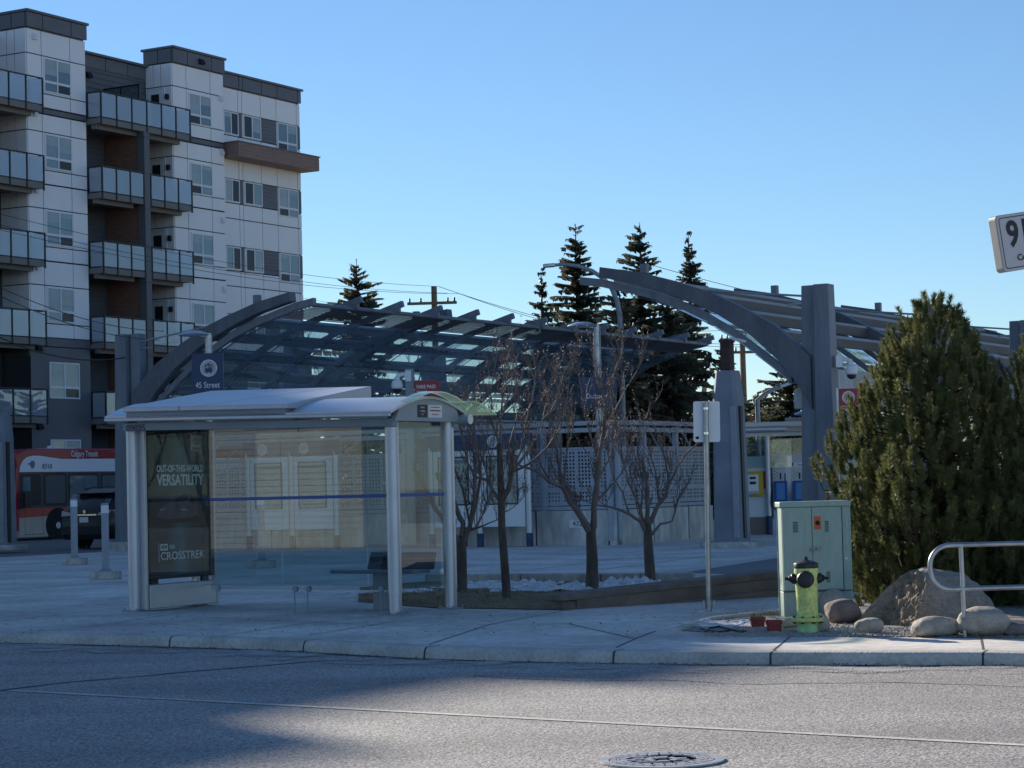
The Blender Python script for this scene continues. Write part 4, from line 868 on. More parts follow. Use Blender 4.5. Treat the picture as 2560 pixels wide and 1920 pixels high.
# glazing
def pane(x0, x1, y, z0=.28, z1=2.26):
    mb = MB(); mb.box(x0, y-.005, z0, x1, y+.005, z1); g = mb.build('glass_panel', M_shglass, sh)
    mb = MB(); mb.box(x0, y-.0075, 1.335, x1, y-.0055, 1.37); mb.build('blue_stripe', M_stripe, g)
    mb = MB(); mb.box(x0, y-.007, z0-.012, x1, y+.007, z0); mb.build('glass_edge', M_aluL, g)
    for x in ((x0+.09, x1-.09) if y < .5 else ()):
        mb = MB(); mb.tube([(x, y-.02, 0), (x, y-.02, .26)], .008, n=8); mb.lathe([(.034, -.02), (.034, .02)], 16, axis='y', c=(x, y, .29)); mb.build('clamp', M_steelL, g)
pane(1.22, 2.57, .0); pane(2.58, SL-.1, .0); pane(.12, 1.4, SW); pane(1.42, 2.7, SW); pane(2.72, SL-.12, SW)
mb = MB(); mb.box(SL-.005, .1, .28, SL+.005, SW-.1, 2.26); g = mb.build('glass_panel', M_shglass, sh); mb = MB(); mb.box(SL+.0055, .1, 1.335, SL+.0075, SW-.1, 1.37); mb.build('blue_stripe', M_stripe, g)
# advertising lightbox closing the left end, facing in
mb = MB(); mb.box(-.02, .10, .385, .13, 1.50, 2.24); ad = mb.build('advert_case', M_capb, sh, bevel=.01)
mb = MB(); mb.box(-.03, .03, .02, .16, .075, 2.26); mb.box(-.03, 1.40, .02, .10, 1.445, 2.26); mb.build('advert_upright', M_alu, sh, bevel=.008)
mb = MB(); mb.box(-.04, .08, .03, .18, 1.40, .325); mb.build('advert_base', M_alu, sh, bevel=.01)
for y in (.2, 1.16): mb = MB(); mb.box(0, y, .325, .1, y+.12, .385); mb.build('advert_foot', M_rail, sh)
po_ = bpy.data.materials.new('printed_poster'); nn, ll = nodes(po_); o_ = nn.new('ShaderNodeOutputMaterial'); b_ = nn.new('ShaderNodeBsdfPrincipled'); b_.inputs['Roughness'].default_value = .5; ll.new(b_.outputs[0], o_.inputs[0])
tc_ = nn.new('ShaderNodeTexCoord'); sp_ = nn.new('ShaderNodeSeparateXYZ'); ll.new(tc_.outputs['Object'], sp_.inputs[0])
cr_ = nn.new('ShaderNodeValToRGB'); ll.new(sp_.outputs[1], cr_.inputs[0])
for i, (p, c) in enumerate([(.15, (.012, .018, .028)), (.55, (.02, .045, .07)), (.8, (.06, .16, .21)), (1.0, (.03, .07, .10)), (1.4, (.01, .016, .026))]):
    e = cr_.color_ramp.elements[i] if i < 2 else cr_.color_ramp.elements.new(min(p/1.5, 1)); e.position = p/1.5; e.color = (*c, 1)
mp_ = nn.new('ShaderNodeMath'); mp_.operation = 'MULTIPLY'; mp_.inputs[1].default_value = 1/1.5; ll.new(sp_.outputs[1], mp_.inputs[0]); ll.new(mp_.outputs[0], cr_.inputs[0])
ns_ = nn.new('ShaderNodeTexNoise'); ns_.inputs['Scale'].default_value = 3; ll.new(tc_.outputs['Object'], ns_.inputs[0]); mz_ = nn.new('ShaderNodeMix'); mz_.data_type = 'RGBA'; mz_.blend_type = 'MULTIPLY'; mz_.inputs[0].default_value = 1
r_ = nn.new('ShaderNodeMapRange'); r_.inputs[1].default_value = .3; r_.inputs[2].default_value = .7; r_.inputs[3].default_value = .6; r_.inputs[4].default_value = 1.3; ll.new(ns_.outputs[0], r_.inputs[0])
ll.new(cr_.outputs[0], mz_.inputs[6]); ll.new(r_.outputs[0], mz_.inputs[7]); ll.new(mz_.outputs[2], b_.inputs['Base Color'])
mb = MB(); mb.box(.131, .15, .43, .134, 1.45, 2.19); pst = mb.build('poster', po_, ad)
RT = (PI/2, 0, PI/2); PX = .1365
M_adtxt = mat('poster_lettering', (.74, .84, .85), .5)
# the poster faces +x: its left edge is the end nearest the road (low y)
text('OUT-OF-THIS-WORLD', .12, M_adtxt, pst, (PX, .80, 1.745), RT, width=.98, bold=.003); text('VERSATILITY', .19, M_adtxt, pst, (PX, .80, 1.60), RT, width=.98, bold=.005)
text('CROSSTREK', .14, M_signw, pst, (PX, .82, .66), RT, width=.92, bold=.001); text('2026', .07, M_adtxt, pst, (PX, .60, .775), RT, width=.12)
mb = MB(); mb.box(PX-.001, .36, .735, PX, .51, .815); nb = mb.build('new_badge', M_adtxt, pst); text('NEW', .07, M_ink, nb, (PX+.001, .435, .775), RT, width=.12, bold=.002)
mb = MB(); mb.box(PX-.001, .325, .59, PX, .332, .83); mb.build('rule', M_adtxt, pst)
mb = MB(); mb.box(PX-.002, 1.02, 1.97, PX-.0005, 1.27, 2.17); lg = mb.build('logo_tile', mat('logo_grey', (.30, .33, .35), .5), pst); text('SUBARU', .05, M_ink, lg, (PX, 1.145, 1.995), RT, width=.18, bold=.002)
mb = MB()
for k in range(24):
    a, b = 2*PI*k/24, 2*PI*(k+1)/24; mb.quad((PX, 1.145+.075*math.cos(a), 2.09+.042*math.sin(a)), (PX, 1.145+.075*math.cos(b), 2.09+.042*math.sin(b)), (PX, 1.145+.062*math.cos(b), 2.09+.031*math.sin(b)), (PX, 1.145+.062*math.cos(a), 2.09+.031*math.sin(a)))
for y, z, r in ((1.11, 2.10, .012), (1.15, 2.105, .008), (1.17, 2.095, .008), (1.14, 2.08, .008), (1.18, 2.08, .008), (1.16, 2.075, .008)): mb.lathe([(r, -.0004), (r, .0004)], 8, axis='x', c=(PX, y, z))
mb.build('logo_oval', M_ink, lg)
# pictured car: flat printed shapes on the poster
M_pc1 = mat('print_plum', (.10, .085, .12), .5, nz=(9, .3)); M_pc2 = mat('print_dark', (.014, .018, .026), .5); M_pc3 = mat('print_light', (.30, .34, .38), .5)
def flat(poly, x, mt, nm):
    mb = MB(); mb.prism(poly, x-.0012, x, 'x'); mb.build(nm, mt, pst)
flat([(.16, 1.02), (.30, 1.06), (1.30, 1.09), (1.44, 1.10), (1.44, 1.16), (.16, 1.15)], PX-.0012, M_pc2, 'printed_ground')
flat([(.30, 1.16), (.33, 1.23), (.48, 1.30), (.62, 1.34), (.72, 1.41), (.86, 1.44), (1.02, 1.44), (1.10, 1.38), (1.15, 1.28), (1.15, 1.17), (1.0, 1.13), (.5, 1.12)], PX, M_pc1, 'printed_car')
flat([(.64, 1.335), (.735, 1.395), (.86, 1.425), (.94, 1.425), (.95, 1.35)], PX+.001, M_pc2, 'printed_windscreen')
flat([(.98, 1.42), (1.02, 1.42), (1.085, 1.37), (1.10, 1.31), (.985, 1.33)], PX+.001, M_pc2, 'printed_side_glass')
flat([(.36, 1.225), (.50, 1.245), (.50, 1.255), (.37, 1.245)], PX+.001, M_pc3, 'printed_headlight'); flat([(.80, 1.225), (.93, 1.215), (.93, 1.235), (.80, 1.25)], PX+.001, M_pc3, 'printed_headlight')
mb = MB(); mb.box(.142, .12, .40, .146, 1.48, 2.22); mb.build('advert_glass', M_adglass, ad)
ad.scale.y = .91
# bench inside
be = thing('bench', 'dark metal bench on a single pedestal inside the bus shelter', 'bench', B0+BX*3.12+BY*.78, BA)
M_bench = mat('bench_metal', (.05, .065, .085), .4, metal=.4, nz=(20, .1))
mb = MB(); mb.prism([(-.20, .44), (-.215, .46), (-.20, .485), (.14, .47), (.17, .45), (.14, .435)], -.56, .62, 'x'); mb.build('seat', mat('bench_seat', (.24, .28, .33), .35, metal=.6), be, smooth=True)
for a, b in ((-.28, .05), (.13, .66)):
    mb = MB(); mb.prism([(.14, .48), (.19, .47), (.26, .66), (.23, .68)], a, b, 'x'); mb.build('backrest', M_bench, be, bevel=.01)
mb = MB(); mb.lathe([(.085, -.03), (.11, -.03), (.11, .03), (.085, .03), (.085, -.03)], 24, axis='x', c=(.09, .02, .58)); mb.build('armrest', M_bench, be, smooth=True)
mb = MB(); mb.box(-.06, -.05, 0, .12, .1, .44); mb.box(-.14, -.12, 0, .2, .16, .015); mb.build('pedestal', M_steelL, be, bevel=.01)
# bollards on concrete feet
def bollard(q, top, w, label):
    c = G(*q); t = thing('bollard', label, 'bollard', (c.x, c.y, .15), math.radians(-20), 'grey bollards on concrete blocks')
    mb = MB(); mb.box(-.21, -.19, 0, .21, .19, .14); mb.build('block', M_old, t, bevel=.02)
    mb = MB(); mb.lathe([(.12, .14), (.12, .155), (.085, .17), (.07, .2)], 18); mb.build('flange', M_steelL, t, smooth=True)
    mb = MB(); mb.tube([(0, 0, .16), (0, 0, top)], w/2, n=18); mb.build('post', mat('bollard_paint', (.33, .34, .38), .5, nz=(3, .08)) if 'bollard_paint' not in bpy.data.materials else bpy.data.materials['bollard_paint'], t, smooth=True)
    mb = MB(); mb.tube([(0, 0, top-.16), (0, 0, top-.03)], w/2+.003, n=18); mb.tube([(0, 0, top-.03), (0, 0, top+.01)], w/2+.001, n=18, m=1); mb.build('white_band', [M_signw, M_steelL], t, smooth=True)
bollard((187, 1412), 1.37, .145, 'grey bollard with a white band, the one nearest the bus')
bollard((265, 1449), 1.29, .125, 'grey bollard with a white band just left of the shelter')
bollard((655, 1420), 1.33, .135, 'grey bollard seen through the shelter glass')
M_rim = mat('polished_rim', (.62, .63, .66), .35, metal=.25)
# ================================================================ bus, local x from front to rear, the near side at y = 0
bo = D(46, 1345, 76.0); bo.z = .055
bus = thing('bus', 'red and white city bus numbered 8310 parked in front of the apartment block', 'bus', bo, math.radians(57))
mb = MB(); sil = [(-.06, .35), (-.16, .7), (-.18, 1.1), (-.12, 1.5), (-.02, 2.55), (-.10, 2.85), (-.06, 3.0), (.25, 3.11), (.55, 3.18), (1.0, 3.21), (11.8, 3.19), (12, 3.0), (12, .35)]
mb.prism(sil, 0, 2.55, 'y'); body = mb.build('body', M_busred, bus, bevel=.05, seg=3)
mb = MB(); mb.prism([(.10, 2.39), (.14, 2.6), (.26, 2.78), (.45, 2.9), (.75, 2.955), (1.1, 2.95), (1.6, 2.89), (2.15, 2.835), (11.9, 2.83), (11.9, 2.35)], -.006, .02, 'y'); mb.build('white_band', M_buswh, body)
mb = MB(); mb.prism([(.05, 1.14), (.09, 2.37), (11.9, 2.335), (11.9, 1.14)], -.008, .02, 'y'); mb.build('window_band', mat('bus_grey_band', (.07, .075, .085), .4), body)
mb = MB(); mb.prism([(.05, .80), (.05, 1.13), (11.9, 1.13), (11.9, .86)], -.008, .02, 'y'); mb.build('red_stripe', M_busor, body)
mb = MB(); mb.prism([(.05, .12), (.05, .79), (1.4, .83), (11.9, .85), (11.9, .12)], -.010, .3, 'y'); mb.box(.3, -.014, .2, 1.25, -.01, .215, 1); mb.box(.32, -.013, .2, .33, -.009, 1.12, 1); mb.box(1.17, -.013, .2, 1.18, -.009, 1.12, 1); mb.build('skirt', [M_bustan, M_busdk], body)
def rrect(x0, x1, z0, z1, r=.1, n=4):
    P = []
    for cx, cz, a in ((x1-r, z1-r, 0), (x0+r, z1-r, 90), (x0+r, z0+r, 180), (x1-r, z0+r, 270)):
        for k in range(n+1): w = math.radians(a+90*k/n); P.append((cx+r*math.cos(w), cz+r*math.sin(w)))
    return P
for i, (a, b, c, d) in enumerate([(.12, 1.10, 1.22, 2.31), (1.25, 2.36, 1.2, 2.33), (2.46, 3.98, 1.2, 2.31), (4.10, 5.6, 1.2, 2.3), (5.75, 7.25, 1.2, 2.3), (7.4, 8.9, 1.2, 2.3), (9.05, 10.6, 1.2, 2.3)]):
    mb = MB(); mb.prism(rrect(a, b, c, d, .13), -.014, .0, 'y'); w = mb.build('window', M_busdk, body)
    mb = MB()
    if i == 0: mb.prism(rrect(.25, .60, c+.09, d-.09, .06), -.018, -.01, 'y')
    else: mb.prism(rrect(a+.07, b-.07, c+.07, d-.07, .09), -.018, -.01, 'y')
    mb.build('pane', M_busgl if i != 1 else mat('bus_blank_panel', (.09, .105, .12), .35), w)
mb = MB(); mb.lathe([(.62, -.012), (.62, 0)], 32, axis='y', c=(1.93, 0, .50)); mb.build('wheel_arch', M_black, body)
for x in (1.93, 8.6):
    mb = MB(); mb.lathe([(.30, .02), (.44, -.0), (.485, .05), (.485, .25), (.44, .3), (.3, .28)], 32, axis='y', c=(x, -.01, .485)); wh = mb.build('wheel', M_tyre, bus, smooth=True)
    mb = MB(); mb.lathe([(.001, -.02), (.1, -.02), (.12, .0), (.2, .05), (.28, .045), (.315, .0), (.315, .03)], 32, axis='y', c=(x, -.012, .485)); mb.build('rim', M_rim, wh, smooth=True)
    mb = MB()
    for k in range(10): a = 2*PI*k/10; mb.lathe([(.032, -.004), (.032, .02)], 10, axis='y', c=(x+.245*math.cos(a), .024, .485+.245*math.sin(a)))
    mb.build('rim_hole', M_black, wh)
text('Calgary Transit', .30, M_signw, body, (3.28, -.016, 3.01), width=1.36, name='operator_name', bold=.004)
text('8310', .24, M_ink, body, (1.42, -.016, 2.57), width=.47, name='fleet_number')
mb = MB(); mb.lathe([(.11, -.004), (.11, 0), (.125, 0), (.125, -.004), (.11, -.004)], 20, axis='y', c=(.72, -.008, 2.66)); mb.prism([(.64, 2.5), (.8, 2.5), (.72, 2.72)], -.012, -.009, 'y'); mb.build('city_crest', mat('crest_grey', (.45, .47, .52), .5), body)
mb = MB(); mb.box(.50, -.012, 2.645, .60, -.009, 2.69); mb.build('crest_flag', M_red, body)
mb = MB(); mb.box(1.9, .2, 3.2, 3.0, 1.2, 3.24); mb.lathe([(.09, 3.2), (.09, 3.29), (.05, 3.31)], 12, c=(1.75, .2, 0)); mb.lathe([(.09, 3.2), (.09, 3.28)], 12, c=(2.1, .2, 0)); mb.build('roof_hatch', M_buswh, bus)
mb = MB(); mb.prism([(-.165, .35), (-.20, .8), (-.19, .9), (-.1, .9), (-.1, .35)], .06, 2.49, 'y'); mb.build('bumper', M_bustan, bus)
mb = MB(); mb.prism([(-.135, 1.35), (-.055, 2.40), (-.035, 2.40), (-.11, 1.35)], .12, 2.43, 'y'); mb.build('windscreen', M_busgl, bus)
mb = MB(); mb.box(-.20, .15, .80, -.15, .5, 1.0); mb.box(-.2, 2.05, .80, -.15, 2.4, 1.0); mb.build('headlight', M_signw, bus)
mb = MB(); mb.bar((.05, -.02, 1.12), (.18, -.25, 1.2), .05, .05); mb.box(.06, -.34, 1.15, .30, -.16, 1.72); mb.build('mirror', M_busdk, bus, bevel=.03)
# ================================================================ black SUV seen from behind
so_ = G(170, 1374, .06); suv = thing('parked_car', 'black sport utility car parked tail-out in front of the red bus', 'car', (so_.x+.55, so_.y-.25, .06), math.radians(60))
tops = [(-.04, .72, .82), (.0, 1.02, .88), (.08, 1.16, .90), (.30, 1.36, .90), (.58, 1.58, .90), (.9, 1.66, .91), (1.6, 1.70, .92), (2.3, 1.68, .92), (2.9, 1.55, .92), (3.4, 1.32, .92), (3.75, 1.12, .91), (4.3, 1.02, .88), (4.62, .88, .80), (4.7, .66, .7)]
vs = []; rings = 0
for x, zt, w in tops:
    belt = min(1.06, zt-.03); k = max(0, (zt-1.06)/.62); wt = w-.26*k-.03; zl = .42 if x in (tops[0][0], tops[-1][0]) else .28
    half = [(w*.90, zl), (w, .45), (w*1.01, .75), (w*.99, belt), ((w+wt)/2+.02*k, (belt+zt)/2), (wt, zt-.05), (wt*.6, zt), (0, zt+.02)]
    R_ = [(x, -y, z) for y, z in half]+[(x, y, z) for y, z in half[-2::-1]]; vs += R_; rings += 1
nR = 15; mb = MB(); mb.add(vs, [(i*nR+j, i*nR+(j+1) % nR, (i+1)*nR+(j+1) % nR, (i+1)*nR+j) for i in range(rings-1) for j in range(nR)]+[tuple(range(nR)), tuple(range((rings-1)*nR, rings*nR))])
body = mb.build('body', M_carb, suv, smooth=True, angle=40)
mb = MB(); mb.quad((.115, -.74, 1.19), (.115, .74, 1.19), (.53, .64, 1.555), (.53, -.64, 1.555)); mb.M = Matrix.Translation((-.03, 0, .015)); mb.build('rear_window', mat('dark_car_glass', (.02, .025, .03), .05, spec=.8), body)
mb = MB()
mb.quad((.9, -.872, 1.14), (2.7, -.90, 1.12), (2.45, -.70, 1.55), (1.15, -.69, 1.58)); mb.M = Matrix.Translation((0, -.012, 0)); mb.build('side_window', bpy.data.materials['dark_car_glass'], body)
mb = MB(); mb.prism([(.42, 1.60), (.38, 1.57), (.62, 1.55), (.85, 1.68), (.8, 1.70)], -.66, .66, 'y'); mb.build('spoiler', M_carb, body, bevel=.02)
mb = MB(); mb.tube([(.7, -.6, 1.70), (1.2, -.61, 1.76), (2.4, -.62, 1.75), (2.8, -.61, 1.66)], .02, n=6); mb.tube([(.7, .6, 1.70), (1.2, .61, 1.76), (2.4, .62, 1.75), (2.8, .61, 1.66)], .02, n=6); mb.build('roof_rail', M_rail, body)
mb = MB(); mb.prism([(0, 0), (.05, .1), (.2, .06), (.12, 0)], -.02, .02, 'y'); mb.M = Matrix.Translation((1.0, 0, 1.69)); mb.build('aerial_fin', M_carb, body)
for s in (-1, 1):
    mb = MB(); y = s
    mb.add([(-.03, s*.45, .96), (-.02, s*.86, .94), (.36, s*.925, 1.02), (.40, s*.915, 1.10), (.03, s*.88, 1.10), (.0, s*.52, 1.03)], [(0, 1, 4, 5), (1, 2, 3, 4)]); mb.M = Matrix.Translation((-.025, s*.012, 0)); mb.build('tail_light', M_lamp, body)
mb = MB(); mb.box(-.05, -.45, .95, -.01, .45, .99); mb.build('chrome_strip', M_chrome, body)
mb = MB(); mb.lathe([(.04, -.035), (.05, -.035), (.05, -.02), (.04, -.02), (.04, -.035)], 16, axis='x', c=(0, 0, 1.06)); mb.bar((-.03, -.03, 1.03), (-.03, .03, 1.08), .012, .012); mb.build('emblem', M_chrome, body)
mb = MB(); mb.box(-.065, -.16, .76, -.04, .16, .91); pl_ = mb.build('number_plate', M_signw, body)
mb = MB(); mb.box(-.05, -.86, .42, -.02, .86, .62); mb.build('bumper_insert', M_rail, body)
for x in (.85, 3.75):
    for s in (-1, 1):
        mb = MB(); mb.lathe([(.20, -.11), (.30, -.12), (.355, -.09), (.36, .0), (.355, .09), (.3, .12), (.2, .11)], 28, axis='y', c=(x, s*.82, .355)); wh = mb.build('wheel', M_tyre, suv, smooth=True)
        mb = MB(); mb.lathe([(.001, -.10), (.20, -.10), (.22, -.08), (.22, .08), (.2, .1), (.001, .1)], 20, axis='y', c=(x, s*.83, .355)); mb.build('rim', M_alu, wh, smooth=True)
# ================================================================ cabinet, hydrant, stones, railing, near signs
cb = Vector((2.74, 22.60, .15)); cr_a = math.radians(2); ct = thing('utility_cabinet', 'sage green two door electrical cabinet behind the fire hydrant', 'utility cabinet', cb, cr_a)
W_, D_, H_ = .72, .36, 1.14
mb = MB(); mb.box(.0, .01, .0, W_-.02, D_, .27); mb.box(-.0, .012, .275, W_-.02, D_, H_); mb.build('body', M_sage, ct, bevel=.006)
mb = MB(); mb.box(-.02, -.015, H_-.002, W_+.0, D_+.02, H_+.055); mb.build('lid', M_sage, ct, bevel=.01)
for a, b, tg in ((.006, .308, 'l'), (.314, W_-.10, 'r')):
    mb = MB(); mb.box(a, -.006, .285, b, .012, H_-.006); dr = mb.build('door', M_sage, ct, bevel=.004)
    mb = MB()
    for z0 in ((.88,) if tg == 'l' else (.88, .36)):
        for k in range(7): mb.prism([(-.007, z0+k*.0165), (-.013, z0+k*.0165+.002), (-.007, z0+k*.0165+.010)], *(((.115, .165)) if tg == 'l' else (.445, .485)), 'x')
    mb.build('louvre', mat('sage_shadow', (.10, .14, .12), .6) if 'sage_shadow' not in bpy.data.materials else bpy.data.materials['sage_shadow'], dr)
    if tg == 'r':
        mb = MB(); mb.box(.335, -.0075, .905, .405, -.006, 1.04); st = mb.build('orange_sticker', mat('orange_vinyl', (.62, .11, .015), .5), dr)
        mb = MB(); mb.lathe([(.019, -.0015), (.019, 0), (.025, 0), (.025, -.0015), (.019, -.0015)], 20, axis='y', c=(.37, -.008, .972)); mb.bar((.354, -.009, .988), (.386, -.009, .956), .005, .001, up=(0, -1, 0)); mb.box(.362, -.0095, .955, .378, -.008, .985); mb.build('warning_symbol', M_ink, st)
mb = MB(); mb.box(.29, -.025, .69, .395, -.006, .725); mb.box(.285, -.03, .684, .32, -.01, .70, 1); mb.box(.34, -.028, .698, .35, -.024, .718, 2); mb.build('hasp', [M_steelL, M_steel, M_ink], ct, bevel=.003)
mb = MB()
for z in (.93, .68, .42): 
    for k in range(3): mb.lathe([(.007, -.012), (.007, 0)], 6, axis='y', c=(W_-.048, .0, z+k*.025))
mb.build('hinge_bolt', M_galv, ct)
mb = MB(); mb.lathe([(.013, -.003), (.013, 0)], 14, axis='y', c=(W_-.06, .009, .60)); mb.M = Matrix.Scale(1.8, 4, (0, 0, 1)) @ Matrix.Translation((0, 0, -.27)); mb.build('white_label', M_signw, ct)
mb = MB(); mb.box(-.006, -.008, .268, W_-.02, -.0, .277); mb.box(W_-.096, .004, .28, W_-.09, .0115, H_); mb.build('seam', M_joint, ct)
mb = MB(); mb.add([(W_-.02, .015, 0), (W_+.0, .03, 0), (W_+.0, D_+.01, 0), (W_-.02, D_, 0), (W_-.02, .015, H_), (W_, .03, H_), (W_, D_+.01, H_), (W_-.02, D_, H_)], [(0, 1, 5, 4), (1, 2, 6, 5), (2, 3, 7, 6), (4, 5, 6, 7)]); mb.build('side_panel', M_sage, ct)
# fire hydrant
hp = G(1744, 1583); hp.x = 1.66; hy = thing('fire_hydrant', 'lime yellow fire hydrant with black caps in front of the cabinet', 'fire hydrant', (hp.x, 20.60, .14))
hp = G(2020, 1583); hy.location = (hp.x, hp.y, .14)
mb = MB(); mb.lathe([(.098, .17), (.098, .20), (.096, .28), (.100, .38), (.108, .50), (.112, .58), (.110, .612)], 40); mb.build('barrel', M_lime, hy, smooth=True)
mb = MB(); mb.lathe([(.10, .118), (.150, .120), (.156, .128), (.156, .150), (.150, .158), (.110, .162), (.10, .175)], 40); fl = mb.build('flange', M_lime, hy, smooth=True)
mb = MB()
for k in range(8): a = 2*PI*k/8+.3; mb.lathe([(.017, .105), (.017, .122), (.013, .158), (.013, .17)], 6, c=(.132*math.cos(a), .132*math.sin(a), 0))
mb.build('flange_bolt', M_rust, fl)
mb = MB(); mb.lathe([(.094, -.02), (.094, .118)], 36); mb.build('standpipe', M_limeD, hy, smooth=True)
mb = MB(); mb.lathe([(.112, .612), (.112, .622), (.114, .624), (.114, .652), (.110, .660), (.085, .672), (.05, .682), (.02, .69), (.02, .70)], 40); mb.build('bonnet', M_capb, hy, smooth=True)
mb = MB(); mb.lathe([(.021, .69), (.018, .718), (.012, .722)], 5); mb.build('operating_nut', M_capb, hy)
def cap(ax, pos, r, ln, nm):
    M_ = Matrix.Translation(pos) @ rotz(ax)
    mb = MB(); mb.M = M_; mb.lathe([(r*.7, -.05), (r, -.045), (r*1.02, -.0), (r, .03), (r*.86, .05), (r*.5, .06), (.001, .062)], 28, axis='x'); mb.M = M_ @ Matrix.Translation((.062, 0, 0))
    if ln: mb.lathe([(r*.72, -.02), (r*.6, .01), (.017, .015), (.015, .05)], 6, axis='x')
    mb.build(nm, M_capb, hy, smooth=True, angle=40)
cap(math.radians(-104), (-.022, -.10, .512), .079, 0, 'pumper_cap'); cap(math.radians(178), (-.09, -.01, .518), .050, 1, 'hose_cap'); cap(math.radians(-8), (.09, -.01, .518), .050, 1, 'hose_cap')
# stones
def stone(q, w, d, h, mt, label, seed, name='river_stone', group='rounded stones on the gravel', sink=.12, flat=0., ang=0):
    c = G(*q); b = bmesh.new(); bmesh.ops.create_icosphere(b, subdivisions=5, radius=1)
    for v in b.verts:
        p = v.co.copy(); k = 1+.13*noise.noise((p.x*1.1+seed, p.y*1.1, p.z*1.1))+.035*noise.noise((p.x*3+seed, p.y*3, p.z*3+seed))+.01*noise.noise((p.x*9+seed, p.y*9, p.z*9))
        e = 2.4; n_ = (abs(p.x)**e+abs(p.y)**e+abs(p.z)**e)**(1/e); p = p/n_
        v.co = Vector((p.x*w*k, p.y*d*k, p.z*h*k))
    me = bpy.data.meshes.new(name); b.to_mesh(me); b.free(); me.materials.append(mt); me.polygons.foreach_set('use_smooth', [True]*len(me.polygons))
    o = bpy.data.objects.new(name, me); COL.objects.link(o); o.location = (c.x, c.y+d*.7, .155+h*(1-sink)); o.rotation_euler.z = ang
    tag(o, label, 'stone', group); return o
stone((2112, 1560), .17, .16, .125, M_cobD, 'dark plum brown rounded stone leaning against the cabinet foot', 3)
stone((2085, 1545), .125, .11, .15, M_cobL, 'pale domed stone tucked behind the dark plum stone', 11)
stone((2050, 1582), .10, .10, .09, M_cobL, 'beige stone directly right of the hydrant base', 17)
stone((1977, 1572), .10, .09, .055, M_cobL, 'low flat grey stone left of the hydrant', 23)
stone((2176, 1585), .128, .10, .073, M_cobL, 'small pale oval stone in front of the boulder', 31)
stone((2348, 1594), .222, .16, .095, M_cobL, 'long pale flat-topped stone left of the railing post', 41)
stone((2466, 1594), .23, .18, .135, M_cobL, 'large rounded grey stone right of the railing post', 47, ang=-.15)
stone((2548, 1592), .14, .12, .06, M_cobD, 'dark low stone at the right edge behind the pavement', 53)
# boulder with a broken, sunlit face
bc = G(2325, 1572); b = bmesh.new(); bmesh.ops.create_icosphere(b, subdivisions=6, radius=1)
prf = [(-.68, 0), (-.64, .13), (-.56, .23), (-.46, .30), (-.36, .40), (-.26, .465), (-.16, .51), (-.06, .525), (.06, .51), (.2, .485), (.36, .455), (.45, .41), (.52, .33), (.57, .2), (.575, .08), (.58, 0)]
for v in b.verts:
    p = v.co.copy(); p = p/((abs(p.x)**3+abs(p.y)**3+abs(p.z)**3)**(1/3))
    x = p.x*.63-.04; hz = interp(prf, max(-.68, min(.55, x)))
    z = max(p.z, -.25)*hz; y = p.y*.40
    k = .035*noise.noise((x*4, y*4, z*4))+.02*noise.noise((x*9, y*9, z*9))
    v.co = Vector((x+k, y+k, z+k))
# planar break facing the left front
pc, pn = Vector((-.24, -.30, .10)), Vector((-.90, -.27, .36)).normalized()
ids = set()
for v in b.verts:
    d_ = (v.co-pc).dot(pn)
    tri = v.co.x < .16
    if d_ > 0 and v.co.y < .20 and v.co.x < .10:
        v.co -= pn*d_; v.co += pn*(.05*noise.noise(v.co*11)+.03*noise.noise(v.co*26)); ids.add(v.index)
me = bpy.data.meshes.new('boulder'); 
b.verts.ensure_lookup_table()
for f in b.faces:
    f.smooth = True
    if all(v.index in ids for v in f.verts): f.material_index = 1; f.smooth = False
b.to_mesh(me); b.free(); me.materials.append(M_rock); me.materials.append(M_rough)
bl = bpy.data.objects.new('boulder', me); COL.objects.link(bl); bl.location = (bc.x+.13, bc.y+.55, .14); bl.scale = (1.07, 1, 1.05); tag(bl, 'large grey boulder with a rough broken face below the pine', 'boulder')
# railing
rp = G(2413, 1594); rl = thing('railing', 'galvanised tube railing with a rounded end at the right edge', 'railing', (rp.x, rp.y, .15), math.radians(1))
def arc(cx, cz, r, a0, a1, n=8): return [(cx+r*math.cos(math.radians(a0+(a1-a0)*i/n)), 0, cz+r*math.sin(math.radians(a0+(a1-a0)*i/n))) for i in range(n+1)]
mb = MB(); loop = [(3.2, 0, .815)]+arc(-.11, .635, .18, 90, 180)+arc(-.11, .61, .18, 180, 270)+[(3.2, 0, .43)]
mb.tube(loop, .0215, n=14); mb.build('rail', M_galv, rl, smooth=True)
for x in (0, 1.5, 3.0): mb = MB(); mb.tube([(x, 0, -.05), (x-.012, 0, .81)], .0195, n=14); mb.build('post', M_galv, rl, smooth=True)
# blank white sign on its post
sp = G(1772, 1532); sg = thing('bus_stop_sign', 'back of a white bus stop sign on a galvanised pole by the gravel bed', 'sign', (sp.x, sp.y, .15)); sg.rotation_euler = (0, math.radians(.9), 0)
mb = MB(); mb.tube([(0, 0, .02), (0, 0, .14)], .034, n=14); mb.tube([(0, 0, .14), (0, 0, 2.30)], .027, n=14); mb.build('pole', M_galv, sg, smooth=True)
mb = MB(); mb.prism([(a, b) for a, b in ((-.17, -.09), (.17, -.09), (.17, .09), (-.17, .09))], 0, .018); 
for dx in (-.14, .14): mb.lathe([(.015, .018), (.015, .05)], 6, c=(dx, -.06, 0))
for dx in (-.055, .055): mb.lathe([(.014, .05), (.014, .13), (.02, .14)], 6, c=(dx, -.02, 0))
mb.build('base_plate', M_galv, sg)
mb = MB(); mb.prism(rrect(-.137, .152, 1.855, 2.30, .022), .028, .032, 'y'); s_ = mb.build('sign_panel', mat('white_sign_back', (.82, .83, .87), .45, nz=(2, .03)), sg)
mb = MB()
